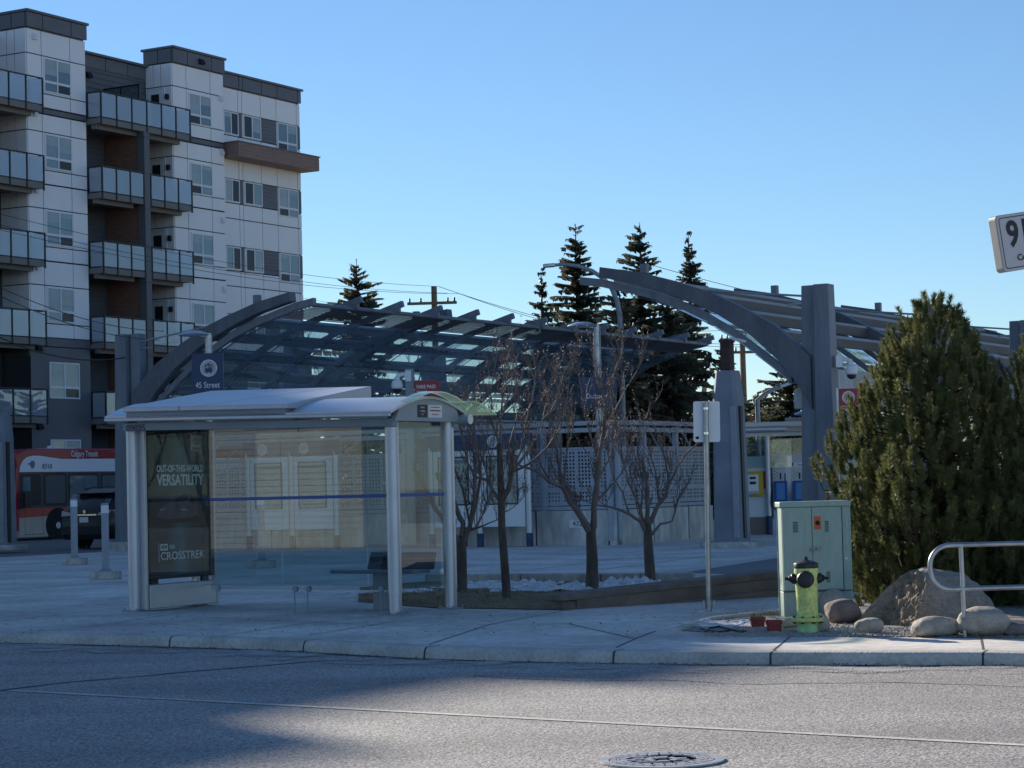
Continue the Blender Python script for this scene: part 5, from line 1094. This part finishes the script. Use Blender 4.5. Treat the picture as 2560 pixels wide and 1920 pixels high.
for z in (1.95, 2.22): mb.tube([(0, 0, z-.012), (0, 0, z+.012)], .031, n=14)
mb.build('clamp', M_chrome, sg)
mb = MB(); mb.lathe([(.012, .024), (.012, .027), (.02, .027), (.02, .024), (.012, .024)], 14, axis='y', c=(-.098, 0, 1.905)); mb.box(-.112, .0235, 1.915, -.085, .0275, 1.93, 1); mb.build('maker_mark', [M_ink, bpy.data.materials['white_sign_back']], s_)
# tilted number sign box
np_ = D(2487, 540, 15.0); ns = thing('number_sign', 'tilted white box sign reading 91 at the upper right edge', 'sign', np_)
ns.rotation_euler = (0, math.radians(-8.6), math.radians(24))
M_box = mat('sign_box_grey', (.42, .40, .37), .5, nz=(6, .12))
Wn, Hn = .95, .395
mb = MB(); mb.prism([(a, -Hn+b) for a, b in rrect(0, Wn, 0, Hn, .03)], 0, .085, 'y'); bx_ = mb.build('box', M_box, ns, bevel=.006)
mb = MB(); mb.prism([(a, -Hn+b) for a, b in rrect(.004, Wn-.004, .004, Hn-.004, .028)], -.006, .0, 'y'); fc = mb.build('face', mat('sign_face', (.60, .58, .60), .5, nz=(5, .04)), ns)
mb = MB(); a_, b_2 = rrect(.018, Wn-.018, .02, Hn-.02, .02), rrect(.024, Wn-.024, .026, Hn-.026, .016)
n_ = len(a_); mb.add([(x, -.0075, z-Hn) for x, z in a_]+[(x, -.0075, z-Hn) for x, z in b_2], [(i, (i+1) % n_, n_+(i+1) % n_, n_+i) for i in range(n_)]); mb.build('border', M_ink, fc)
text('91', .25, M_ink, fc, (.068, -.009, -.148), align='LEFT', bold=.006, width=.17); text('Co', .062, M_ink, fc, (.125, -.009, -.31), align='LEFT', bold=.001)
mb = MB(); mb.tube([(.85, .125, -.02), (.36, .125, -3.31)], .04, n=12); mb.build('pole', M_galv, ns, smooth=True)
# red tubs and hose
for q, lb, z_ in (((1896, 1570), 'red clay tub farther from the kerb, left of the hydrant', .10), ((1937, 1582), 'red clay tub nearest the pavement, left of the hydrant', .11)):
    c = G(*q); mb = MB()
    def rr(w, d, z): return [(x, y, z) for x, y in rrect(-w, w, -d, d, .02, 3)]
    L = [rr(.062, .05, 0), rr(.068, .055, z_*.62), rr(.075, .06, z_*.64), rr(.075, .06, z_), rr(.063, .05, z_), rr(.06, .048, z_*.5)]; n_ = len(L[0])
    mb.add([p for r in L for p in r], [(i*n_+j, i*n_+(j+1) % n_, (i+1)*n_+(j+1) % n_, (i+1)*n_+j) for i in range(5) for j in range(n_)]+[tuple(range(5*n_, 6*n_))])
    o = mb.build('clay_tub', M_tubred, loc=(c.x, c.y+.06, .155)); tag(o, lb, 'tub', 'red tubs on the gravel')
mb = MB(); pts = [G(*q, .165) for q in [(1752, 1570), (1770, 1577), (1800, 1580), (1830, 1576), (1858, 1581), (1864, 1578)]]; mb.tube(pts, .011, n=8); pts = [G(*q, .175) for q in [(1764, 1578), (1772, 1570), (1800, 1566), (1830, 1574), (1858, 1577)]]; mb.tube(pts, .009, n=8)
tag(mb.build('hose', M_capb, smooth=True), 'loop of black hose lying on the snowy gravel', 'hose')
# manhole
mc = G(1655, 1903, RZ); mh = thing('manhole_cover', 'round iron manhole cover with raised ribs in the road', 'manhole cover', (mc.x, mc.y, RZ))
M_iron = mat('worn_iron', (.52, .50, .50), .45, metal=.4, nz=(30, .25), bump=(60, .3, .01)); M_irond = mat('iron_recess', (.14, .14, .145), .8)
mb = MB(); mb.lathe([(.345, .003), (.345, .012), (.295, .013), (.295, .003)], 64); mb.build('frame', M_iron, mh)
mb = MB(); mb.lathe([(.0005, .006), (.29, .006)], 64); lid = mb.build('lid', M_irond, mh)
mb = MB()
for r0, r1, n_ in ((.255, .287, 28), (.20, .232, 20), (.06, .10, 6)):
    for k in range(n_):
        a, b2 = 2*PI*(k+.12)/n_, 2*PI*(k+.88)/n_
        mb.prism([(r0*math.cos(a), r0*math.sin(a)), (r1*math.cos(a), r1*math.sin(a)), (r1*math.cos(b2), r1*math.sin(b2)), (r0*math.cos(b2), r0*math.sin(b2))], .006, .014)
mb.lathe([(.238, .006), (.238, .013), (.249, .013), (.249, .006)], 48)
r_3 = random.Random(2)
for k in range(26):
    a = r_3.uniform(0, 2*PI); r = r_3.uniform(.11, .18); mb.prism([(r*math.cos(a)+dx, r*math.sin(a)+dy) for dx, dy in ((-.03, -.006), (.03, -.009), (.03, .004), (-.02, .008))], .006, .013)
mb.build('raised_ribs', M_iron, lid)
# ================================================================ bare trees of the bed
def z3(x, y): return (1050+x/2.765, 1000+y/2.765)
def bare_tree(label, base, trunk, limbs, seed, r0, ntw, top_lit=1.):
    rnd = random.Random(seed); bx, by = z3(*base); b = G(bx, by); dep = b.y
    t = thing('bare_tree', label, 'tree', (b.x, b.y, .14), 0, 'bare pruned trees in the bed')
    L = lambda x, y, dy=0: D(*z3(x, y), dep+dy) - Vector((b.x, b.y, .14))
    mb = MB(); P = [L(*p) for p in trunk]; P[0].z = -.02
    n = len(P); mb.tube([P[0]]+[P[0].lerp(P[1], .07)]+P[1:], [r0*1.25, r0*1.02]+[r0*(1-.35*i/(n-1)) for i in range(1, n)], n=12)
    mb.build('trunk', M_bark, t, smooth=True)
    mb = MB(); tips = []
    for k, (rs, re, pts) in enumerate(limbs):
        dz = rnd.uniform(-1, 1); Q = []
        for i, p in enumerate(pts):
            Q.append(L(p[0], p[1], dz*.5*i/len(pts)*(1.5 if len(pts) > 3 else 1)))
        # smooth the polyline a little
        F = []
        for a, c in zip(Q, Q[1:]):
            m = max(2, int((c-a).length/.12))
            for j in range(m): F.append(a.lerp(c, j/m)+Vector([rnd.uniform(-.008, .008) for _ in range(3)]))
        F.append(Q[-1]); n = len(F)
        R = [.86*(rs+(re-rs)*(i/(n-1))**.6) for i in range(n)]; mb.tube(F, R, n=7)
        tips.append((F, R))
    def twig(p, d, ln, r, lev):
        n = 5; pts = [p]; q = p.copy(); d = d.normalized()
        for i in range(n):
            d = (d+Vector((rnd.uniform(-.22, .22), rnd.uniform(-.22, .22), rnd.uniform(.0, .22)))).normalized(); q = q+d*ln/n; pts.append(q.copy())
        mb.tube(pts, [r*(1-.62*i/n) for i in range(n+1)], n=4 if lev else 5, cap=False)
        if lev < 2:
            for k in range(rnd.randint(3, 5) if lev == 0 else rnd.randint(1, 4)):
                i = rnd.randint(1, n-1); a = Vector((rnd.uniform(-1, 1), rnd.uniform(-1, 1), rnd.uniform(-.1, .9)))
                twig(pts[i], d*.9+a*.75, ln*rnd.uniform(.3, .65), r*.6, lev+1)
        if lev >= 1:
            for k in range(3):   # buds and spurs
                i = rnd.randint(1, n); a = Vector((rnd.uniform(-1, 1), rnd.uniform(-1, 1), rnd.uniform(0, 1))).normalized(); mb.tube([pts[i], pts[i]+a*.022], [.0042, .0022], n=3, cap=False)
    for F, R in tips:
        n = len(F); m = max(3, int(ntw*n/34))
        for k in range(m):
            i = int(n*(rnd.random()**.7)*.999); i = max(int(n*.22), i)
            d = (F[min(i+1, n-1)]-F[max(i-1, 0)]).normalized()
            side = Vector((rnd.uniform(-1, 1), rnd.uniform(-1, 1), rnd.uniform(-.05, .8)))
            twig(F[i], d*.55+side*.7+Vector((0, 0, .35)), rnd.uniform(.16, .58), max(.0036, min(.007, R[i]*.5)), 0)
        twig(F[-1], (F[-1]-F[-3]), rnd.uniform(.25, .5), max(.005, R[-1]), 0)
    mb.build('branches', M_twig, t, smooth=True)
bare_tree('bare tree with a black forked crotch right beside the shelter post', (283, 1330), [(283, 1330), (286, 1020), (285, 940)],
   [(.055, .03, [(275, 990), (235, 930), (180, 850), (100, 740), (40, 620)]), (.05, .035, [(285, 960), (300, 850), (262, 790), (228, 690), (215, 660)]), (.05, .012, [(300, 970), (345, 880), (372, 700), (376, 560), (386, 400), (380, 240), (370, 120)]),
    (.045, .012, [(315, 980), (345, 860), (395, 700), (420, 520), (400, 330), (330, 160)]), (.025, .008, [(340, 900), (440, 870), (530, 830)]), (.022, .006, [(345, 860), (300, 620), (240, 470), (180, 330)]), (.022, .008, [(385, 880), (430, 800), (480, 660), (500, 560)]), (.02, .006, [(380, 420), (340, 250), (300, 60)])], 1, .085, 26)
bare_tree('bare tree with a slender straight trunk and sunlit right branches', (602, 1372), [(602, 1372), (582, 1100), (566, 880), (561, 690), (556, 520), (548, 300)],
   [(.03, .008, [(548, 300), (560, 100), (575, -60), (585, -260)]), (.036, .010, [(556, 690), (505, 630), (470, 560), (385, 535), (325, 430), (290, 260), (250, 60)]), (.045, .036, [(572, 690), (612, 620), (628, 520), (640, 485)]),
    (.024, .006, [(640, 485), (730, 370), (800, 260), (850, 130), (900, -90)]), (.024, .006, [(640, 490), (760, 440), (880, 330), (970, 190), (1010, 30), (1035, -160)]), (.02, .006, [(630, 500), (600, 400), (640, 230), (690, 40), (660, -180)]), (.02, .006, [(640, 480), (700, 350), (720, 200), (770, 0), (800, -200)]),
    (.010, .004, [(585, 780), (640, 745), (690, 700)]), (.018, .005, [(470, 560), (440, 400), (470, 200), (440, 0)]), (.02, .005, [(548, 320), (500, 150), (490, -50), (530, -280)]), (.018, .005, [(560, 120), (620, -40), (640, -230)]), (.016, .005, [(850, 130), (930, 60), (960, -60)])], 2, .056, 34)
bare_tree('thick leaning bare tree in the middle, its tall leader in front of the Outbound sign', (1190, 1312), [(1190, 1312), (1190, 1100), (1182, 930), (1186, 860)],
   [(.072, .02, [(1172, 900), (1100, 785), (1035, 700), (985, 600), (900, 565), (800, 490), (735, 468)]), (.03, .008, [(985, 600), (965, 480), (945, 330), (900, 140), (880, 0)]), (.06, .012, [(1196, 880), (1202, 750), (1220, 600), (1238, 430), (1262, 240), (1282, 40), (1330, -150), (1395, -330)]),
    (.026, .007, [(1215, 690), (1290, 635), (1400, 500), (1430, 380)]), (.03, .007, [(1060, 740), (1000, 560), (1010, 380), (1060, 180), (1040, 0)]), (.024, .006, [(1238, 430), (1180, 250), (1130, 60), (1110, -100)]), (.022, .006, [(1262, 240), (1340, 90), (1420, -80), (1500, -200)]), (.022, .006, [(1225, 560), (1310, 400), (1360, 230), (1330, 60)]), (.02, .006, [(1282, 40), (1230, -120), (1200, -250)]), (.022, .007, [(900, 565), (820, 420), (760, 330)])], 3, .088, 36)
bare_tree('bare tree with a sawn stub, nearest the sign pole', (1596, 1262), [(1596, 1262), (1580, 1050), (1574, 900), (1572, 850)],
   [(.045, .014, [(1560, 900), (1520, 835), (1450, 790), (1340, 745), (1228, 728)]), (.045, .034, [(1572, 870), (1571, 700), (1570, 596)]), (.05, .010, [(1588, 850), (1650, 725), (1700, 660), (1722, 580), (1785, 460), (1850, 355), (1930, 300)]), (.032, .007, [(1600, 925), (1660, 858), (1745, 842), (1785, 690), (1870, 540)]),
    (.036, .007, [(1556, 860), (1500, 700), (1440, 560), (1400, 400), (1380, 240)]), (.026, .006, [(1650, 725), (1640, 560), (1600, 400), (1560, 230)]), (.024, .006, [(1520, 780), (1540, 580), (1500, 380), (1520, 200)]), (.022, .006, [(1720, 590), (1700, 430), (1650, 260)]), (.02, .006, [(1450, 790), (1400, 640), (1330, 520), (1300, 400)])], 4, .078, 30)
# ================================================================ pines by the boulder
def pine(label, c, prof, seed, nshoot, nneedle, lean=0, ln=(.16, .30)):
    rnd = random.Random(seed); t = thing('pine', label, 'tree', (c[0], c[1], .13)); H = prof[-1][0]
    vs, fs = [], []; tw = MB()
    def rad(z, a): 
        q = Vector((math.cos(a)*1.6+seed, math.sin(a)*1.6, z*1.25)); 
        return interp(prof, z)*(1+.32*noise.noise(q)+.2*noise.noise(q*2.3))
    for k in range(nshoot):
        inner = k > nshoot*.66
        z = H*(1-(rnd.random()**.62)); a = rnd.uniform(0, 2*PI); r = rad(z, a)*(math.sqrt(rnd.random())*.84 if inner else rnd.uniform(.78, 1.05))
        c = Vector((math.cos(a)*r+lean*z, math.sin(a)*r, z)); out = Vector((math.cos(a), math.sin(a), 0))
        d = (out*rnd.uniform(-.05, .5)+Vector((rnd.uniform(-.22, .22), rnd.uniform(-.22, .22), 1))).normalized()
        if k % 6 == 0: tw.tube([Vector((lean*z*.8, 0, max(0, z-.35))), c-d*.2, c], [.012, .008, .005], n=4, cap=False)
        L = rnd.uniform(*ln); s = d.orthogonal().normalized(); u = d.cross(s); big = rnd.uniform(.8, 1.25)
        for j in range(nneedle):
            f = rnd.random()**.8; w = rnd.uniform(0, 2*PI); q = c+d*L*(f-.45); o = s*math.cos(w)+u*math.sin(w)
            nd = (o*rnd.uniform(.6, .95)+d*rnd.uniform(.5, 1.0)).normalized(); nl = rnd.uniform(.055, .085)*big*(1.1-.35*f); sd = nd.cross(Vector((rnd.uniform(-1, 1), rnd.uniform(-1, 1), rnd.uniform(-1, 1)))).normalized()*.0046
            i = len(vs); vs.extend([q-sd, q+sd, q+nd*nl]); fs.append((i, i+1, i+2))
    raw('crown', vs, fs, M_pine, t)
    tw.tube([(0, 0, -.1), (lean*H*.4, 0, H*.4), (lean*H*.9, 0, H*.9)], [.07, .05, .015], n=8); tw.build('trunk', M_pinetrunk, t, smooth=True)
    return t
pine('big olive green pine behind the cabinet and boulder', (4.72, 24.5), [(0, .95), (.4, 1.12), (.9, 1.22), (1.3, 1.20), (1.9, 1.0), (2.35, .85), (2.7, .62), (3.0, .44), (3.2, .30), (3.36, .14), (3.42, .05)], 3, 2500, 150, ln=(.16, .27))
pine('lower dark pine behind the railing at the right edge', (5.95, 24.2), [(0, .95), (.5, 1.15), (1.2, 1.1), (1.8, .95), (2.3, .7), (2.75, .35), (3.05, .08)], 9, 1500, 130, ln=(.16, .27))
# ================================================================ spruces
def spruce(label, px, ytop, dep, w, seed, zlow=.5, mt=None, dens=1., pexp=.8, mesh=None):
    rnd = random.Random(seed); b = D(px, 1200, dep); H = D(px, ytop, dep).z; t = thing('spruce', label, 'tree', (b.x, b.y, 0), 0, 'dark spruces beyond the station')
    vs, fs, mi = [], [], []
    z = zlow; step = .30
    while z < H-.15:
        f = (H-z)/(H-zlow); R = w*(f**pexp)*(1+.12*noise.noise((z*.9, seed, 1)))
        nb = max(6, int(17*dens*(.5+.5*f)))
        for k in range(nb):
            a = rnd.uniform(0, 2*PI); Lb = R*rnd.uniform(.55, 1.22)+.10; ca, sa = math.cos(a), math.sin(a)
            up = .35*(1-f)+.05; m = max(3, int(Lb/.22)); z0 = z+rnd.uniform(-.45, .45)
            if rnd.random() < .12: continue
            prev = None; bend = rnd.uniform(.3, .55)
            for j in range(m+1):
                g = j/m; r = Lb*g; zz = z0+up*r-bend*Lb*g*g*(.5+f)+.26*Lb*max(0, g-.55); x, y = ca*r, sa*r
                wd = (.05+.26*(1-g)*min(1, Lb/1.6)); cur = (x, y, zz, wd)
                if prev:
                    i = len(vs); px_, py_, pz_, pw = prev; h = rnd.uniform(.12, .42)*(.45+.55*f); e = rnd.uniform(-.12, .12)
                    vs.extend([(px_, py_, pz_+.03), (x, y, zz+.03), (x-sa*e, y+ca*e, zz-h*rnd.uniform(.2, 1)), (px_-sa*e, py_+ca*e, pz_-h)]); fs.append((i, i+1, i+2, i+3))
                    i = len(vs); vs.extend([(px_+sa*pw, py_-ca*pw, pz_-.06), (px_-sa*pw, py_+ca*pw, pz_-.06), (x-sa*wd, y+ca*wd, zz-.06), (x+sa*wd, y-ca*wd, zz-.06)]); fs.append((i, i+1, i+2, i+3))
                prev = cur
                for q in range(3):
                    side = rnd.choice((-1, 1))*rnd.uniform(.3, 1); l = rnd.uniform(.18, .42)*(.45+.55*f)*(1.1-.5*g); hw = rnd.uniform(.02, .05); dr = rnd.uniform(.15, .9)
                    dx, dy = ca*.75-sa*side*.8, sa*.75+ca*side*.8; i = len(vs)
                    vs.extend([(x-dy*hw, y+dx*hw, zz+.02), (x+dy*hw, y-dx*hw, zz+.02), (x+dx*l+dy*hw*.3, y+dy*l-dx*hw*.3, zz-l*dr), (x+dx*l-dy*hw*.3, y+dy*l+dx*hw*.3, zz-l*dr)]); fs.append((i, i+1, i+2, i+3))
        z += step*rnd.uniform(.8, 1.2)
    for k in range(14): 
        i = len(vs); z = H-rnd.uniform(.0, .9); a = rnd.uniform(0, 2*PI); l = .05+.25*(H-z); vs.extend([(0, 0, z), (.03, 0, z+.05), (math.cos(a)*l, math.sin(a)*l, z+.12)]); fs.append((i, i+1, i+2))
    raw('crown', vs, fs, mt or M_sp, t)
    mb = MB(); mb.tube([(0, 0, -.2), (0, 0, H*.5), (0, 0, H+.1)], [.22, .13, .012], n=8); mb.build('trunk', M_bark, t, smooth=True)
spruce('tall dense spruce left of the cobra street light head', 1455, 565, 92, 3.4, 11, pexp=.85)
spruce('thin small spruce at the left edge of the spruce cluster', 1366, 685, 90, 2.0, 12, pexp=.9, dens=.8)
spruce('tall bushy spruce rising behind the tip of the right arch', 1617, 562, 88, 3.2, 13, pexp=.75)
spruce('slender tall spruce just right of the arch tip', 1738, 585, 94, 2.6, 14, dens=.85, pexp=.95)
spruce('broad brownish spruce low between the two tall spruces', 1560, 735, 84, 2.3, 15, mt=M_spb, pexp=.6)
spruce('broad dark spruce filling the gap beside the concrete pier', 1680, 760, 86, 2.6, 16, pexp=.55)
spruce('lone spruce between the white building and the utility pole', 903, 652, 108, 3.6, 17, pexp=.7)
spruce('small spruce behind the rusty post', 1818, 868, 115, 2.3, 18)
spruce('spruce behind the foot of the right arch', 1985, 885, 98, 3.2, 19, pexp=.55)
spruce('spruce farther back, left of the foot of the right arch', 1900, 985, 104, 2.6, 20, pexp=.5)
# faint leafless trees far off
def far_bare(label, px, ytop, dep, seed):
    rnd = random.Random(seed); b = D(px, 1200, dep); H = D(px, ytop, dep).z; t = thing('leafless_tree', label, 'tree', (b.x, b.y, 0), 0, 'leafless trees far off'); mb = MB()
    def br(p, d, l, r, lev):
        q = p+d*l; m = p.lerp(q, .5)+Vector((rnd.uniform(-.05, .05)*l, rnd.uniform(-.05, .05)*l, 0)); mb.tube([p, m, q], [r, r*.8, r*.6], n=4, cap=False)
        if lev < 5:
            for k in range(3 if lev < 4 else 2): br(p.lerp(q, rnd.uniform(.55, 1)), (d+Vector((rnd.uniform(-.6, .6), rnd.uniform(-.6, .6), rnd.uniform(0, .5)))).normalized(), l*rnd.uniform(.55, .8), r*.6, lev+1)
    br(Vector((0, 0, 0)), Vector((0, 0, 1)), H*.33, .16, 0); mb.build('branches', M_bark, t)
far_bare('leafless tree far behind, right of the white building', 805, 745, 135, 1); far_bare('leafless tree far behind, left of the utility pole', 1012, 760, 140, 2); far_bare('leafless tree behind the station glass', 1120, 860, 120, 3)
# ================================================================ poles and wires
def upole(label, px, ytop, dep, arms, rz=0):
    b = D(px, 1200, dep); H = D(px, ytop, dep).z; t = thing('utility_pole', label, 'utility pole', (b.x, b.y, 0), rz)
    mb = MB(); mb.tube([(0, 0, -.2), (0, 0, H)], [.19, .15], n=10); mb.build('pole', M_pole, t, smooth=True)
    for z, a, c in arms:
        mb = MB(); mb.box(a, -.20, H-z-.07, c, -.08, H-z+.07); ar = mb.build('crossarm', M_pole, t)
        for x in (a+.12, a+.5*(c-a)*.55, c-.45, c-.12):
            mb = MB(); mb.lathe([(.05, .07), (.06, .12), (.035, .16), (.06, .2), (.03, .28)], 10, c=(x, -.14, H-z)); mb.build('insulator', M_capb, ar)
    return b, H
u1, h1 = upole('utility pole with a crossarm behind the left glass canopy', 1096, 716, 110, [(.85, -1.35, 1.15)], -.06)
mb = MB(); mb.tube([(u1.x, u1.y, h1), (u1.x, u1.y, h1+.35)], .06, n=8); 
u2, h2 = upole('utility pole with two crossarms right of the concrete pier', 1866, 846, 118, [(.05, -1.25, .25), (.75, -.9, .95)], .05)
def wire(name, label, a, b, sag, r=.012):
    n = 24; pts = [a.lerp(b, i/n)-Vector((0, 0, sag*4*(i/n)*(1-i/n))) for i in range(n+1)]
    tag(MB().tube(pts, r, n=5).build('power_line', M_wire), label, 'wire', 'overhead lines')
T1 = D(1096, 716, 110)
wire('w', 'upper overhead line crossing the white building towards the pole top', D(-60, 520, 70), T1, .5, .010)
wire('w', 'second overhead line crossing the white building just under the upper one', D(-60, 548, 70), D(1118, 733, 110), .5, .010)
wire('w', 'third overhead line crossing the white building to the crossarm', D(-60, 560, 70), D(1148, 734, 110), .6, .010)
wire('w', 'lowest thin line passing behind the lone spruce', D(740, 742, 120), D(1380, 816, 95), .2, .012)
wire('w', 'line from the pole top down to the right over the spruces', T1, D(1870, 862, 118), .7, .014)
wire('w', 'line from the crossarm down to the right over the spruces', D(1148, 734, 110), D(1900, 866, 118), .8, .014)
wire('w', 'level line at the right end of the far spruces', D(1560, 822, 100), D(1845, 824, 118), .1, .012)
wire('w', 'cable crossing the balconies steeply above the grey column', D(-30, 704, 48), D(410, 828, 60), .25, .010)
wire('w', 'cable crossing the balconies below the steep upper cable', D(-30, 725, 48), D(400, 850, 60), .25, .010)
wire('w', 'thick cable running down to the left canopy column', D(-30, 829, 50), D(318, 893, 59), .3, .018)
wire('w', 'thin line passing above the right arch', D(1620, 660, 90), D(2600, 862, 75), .3, .012)
wire('w', 'short line between the right spruces and the pole', D(1900, 866, 118), D(2120, 1000, 90), .4, .010)
# cobra street light
def cobra(label, px, yb, pts, dep, hl):
    b = D(px, yb, dep); t = thing('street_light', label, 'street light', (b.x, b.y, 0)); L = [D(x, y, dep)-Vector((b.x, b.y, 0)) for x, y in pts]
    mb = MB(); mb.tube([(0, 0, 0)]+L, [.11]+[.10-.045*i/len(L) for i in range(len(L))], n=10); mb.build('pole', M_steelL, t, smooth=True)
    e = L[-1]; d = (L[-1]-L[-2]).normalized(); mb = MB(); mb.bar(e-d*.05, e+d*hl, .26, .13); mb.build('lamp_head', M_alu, t, bevel=.03)
cobra('tall cobra street light arching left in front of the spruces', 1553, 1000, [(1553, 850), (1549, 790), (1543, 755), (1530, 722), (1510, 697), (1480, 677), (1445, 665), (1410, 661), (1384, 663)], 78, .38)
cobra('small pale street light leaning right behind the right arch', 1895, 1060, [(1893, 1000), (1912, 985), (1935, 972), (1952, 966)], 88, .45)
# ================================================================ houses: far roofs beyond the station, and the sunlit house across the road
def house(label, c, rz, w, d, h, rh, mt, win=()):
    t = thing('house', label, 'house', c, rz)
    mb = MB(); mb.box(0, 0, 0, w, d, h); mb.prism([(0.002, h), (d-.002, h), (d/2, h+rh)], 0, w, 'x')
    n = int(h/.16)
    for i in range(n): z = i*.16; mb.quad((-.004, -.022, z), (w+.004, -.022, z), (w+.004, -.006, z+.165), (-.004, -.006, z+.165)); mb.quad((-.004, -.022, z), (-.004, 0, z), (w+.004, 0, z), (w+.004, -.022, z))
    mb.build('wall', mt, t)
    mb = MB(); e = .4; k = rh/(d/2); mb.prism([(-e, h-e*k+.05), (d/2, h+rh+.05), (d+e, h-e*k+.05), (d+e, h-e*k+.2), (d/2, h+rh+.2), (-e, h-e*k+.2)], -.3, w+.3, 'x'); mb.build('roof', M_roofs, t)
    for x, z, ww, hh in win:
        mb = MB(); mb.box(x-.08, -.05, z-.08, x+ww+.08, -.02, z+hh+.08); f = mb.build('window', M_vinyl, t); mb = MB(); mb.box(x, -.06, z, x+ww, -.05, z+hh); mb.build('pane', M_pane, f)
    return t
house('beige bungalow roof behind the station, left of the perforated screens', D(985, 1215, 132)*1.0 - Vector((0, 0, D(985, 1215, 132).z)), math.radians(-3), 15, 9, 3.6, 1.9, M_side, [(2, 1.2, 1.6, 1.2), (8, 1.2, 2, 1.2)])
house('pale house behind the station, beyond the ticket shelter', D(1800, 1215, 128) - Vector((0, 0, D(1800, 1215, 128).z)), math.radians(4), 12, 9, 3.4, 1.6, mat('pale_siding', (.5, .5, .48), .7), [(2, 1.2, 1.6, 1.2), (7, 1.2, 2, 1.2)])
def hedge(label, x0, x1, y, h, seed):
    rnd = random.Random(seed); vs, fs = [], []
    for k in range(int((x1-x0)*900)):
        p = Vector((rnd.uniform(x0, x1), y+rnd.uniform(-.8, .8), rnd.uniform(0, h)*(1+.25*noise.noise((rnd.uniform(x0, x1), seed, 0))))); a = Vector((rnd.uniform(-1, 1), rnd.uniform(-1, 1), rnd.uniform(-1, 1)))*.12; b = a.orthogonal()*.5; i = len(vs)
        vs.extend([p-a, p+b, p+a, p-b]); fs.append((i, i+1, i+2, i+3))
    tag(raw('hedge', vs, fs, M_spb), label, 'hedge')
hedge('dark brown hedge behind the perforated screens', 1.0, 11, 80, 2.4, 3)
# the sunlit house and yard across the road, mirrored in the shelter glass
hm = Matrix.Rotation(math.radians(-34.9)+PI, 4, 'Z')
hc = Vector(UV(-31.8, -5.0)); hs = house('beige lap-sided house across the road facing the shelter', hc+Vector((0, 0, .1)), math.radians(-34.9)+PI, 11.5, 8, 5.2, 2.2, M_side, [(6.2, 1.4, 1.4, 1.3), (9.2, 1.3, 1.0, 1.1)])
# ================================================================ sky and sun
AZ, EL = math.radians(-33), math.radians(19.8)
sun = bpy.data.lights.new('sun', 'SUN'); sun.energy = 3.2; sun.angle = math.radians(.53); sun.color = (1, .90, .76)
suno = bpy.data.objects.new('sun', sun); COL.objects.link(suno)
sd = Vector((math.sin(AZ)*math.cos(EL), math.cos(AZ)*math.cos(EL), math.sin(EL)))
suno.rotation_euler = sd.to_track_quat('Z', 'Y').to_euler(); suno.location = (-30, 60, 60)
wd = bpy.data.worlds.new('World'); S.world = wd; wd.use_nodes = True
nt = wd.node_tree; sk = nt.nodes.new('ShaderNodeTexSky'); sk.sky_type = 'NISHITA'; sk.sun_disc = False
sk.sun_elevation = EL; sk.sun_rotation = AZ; sk.altitude = 2500; sk.air_density = 1.3; sk.dust_density = 0; sk.ozone_density = 5
bg = nt.nodes['Background']; bg.inputs[1].default_value = .054; nt.links.new(sk.outputs[0], bg.inputs[0])
S.view_settings.view_transform = 'Standard'; S.view_settings.look = 'None'; S.view_settings.exposure = 1.26
S.cycles.max_bounces = 8; S.cycles.transparent_max_bounces = 24; S.cycles.glossy_bounces = 4; S.cycles.diffuse_bounces = 3
S.cycles.caustics_reflective = False; S.cycles.caustics_refractive = False
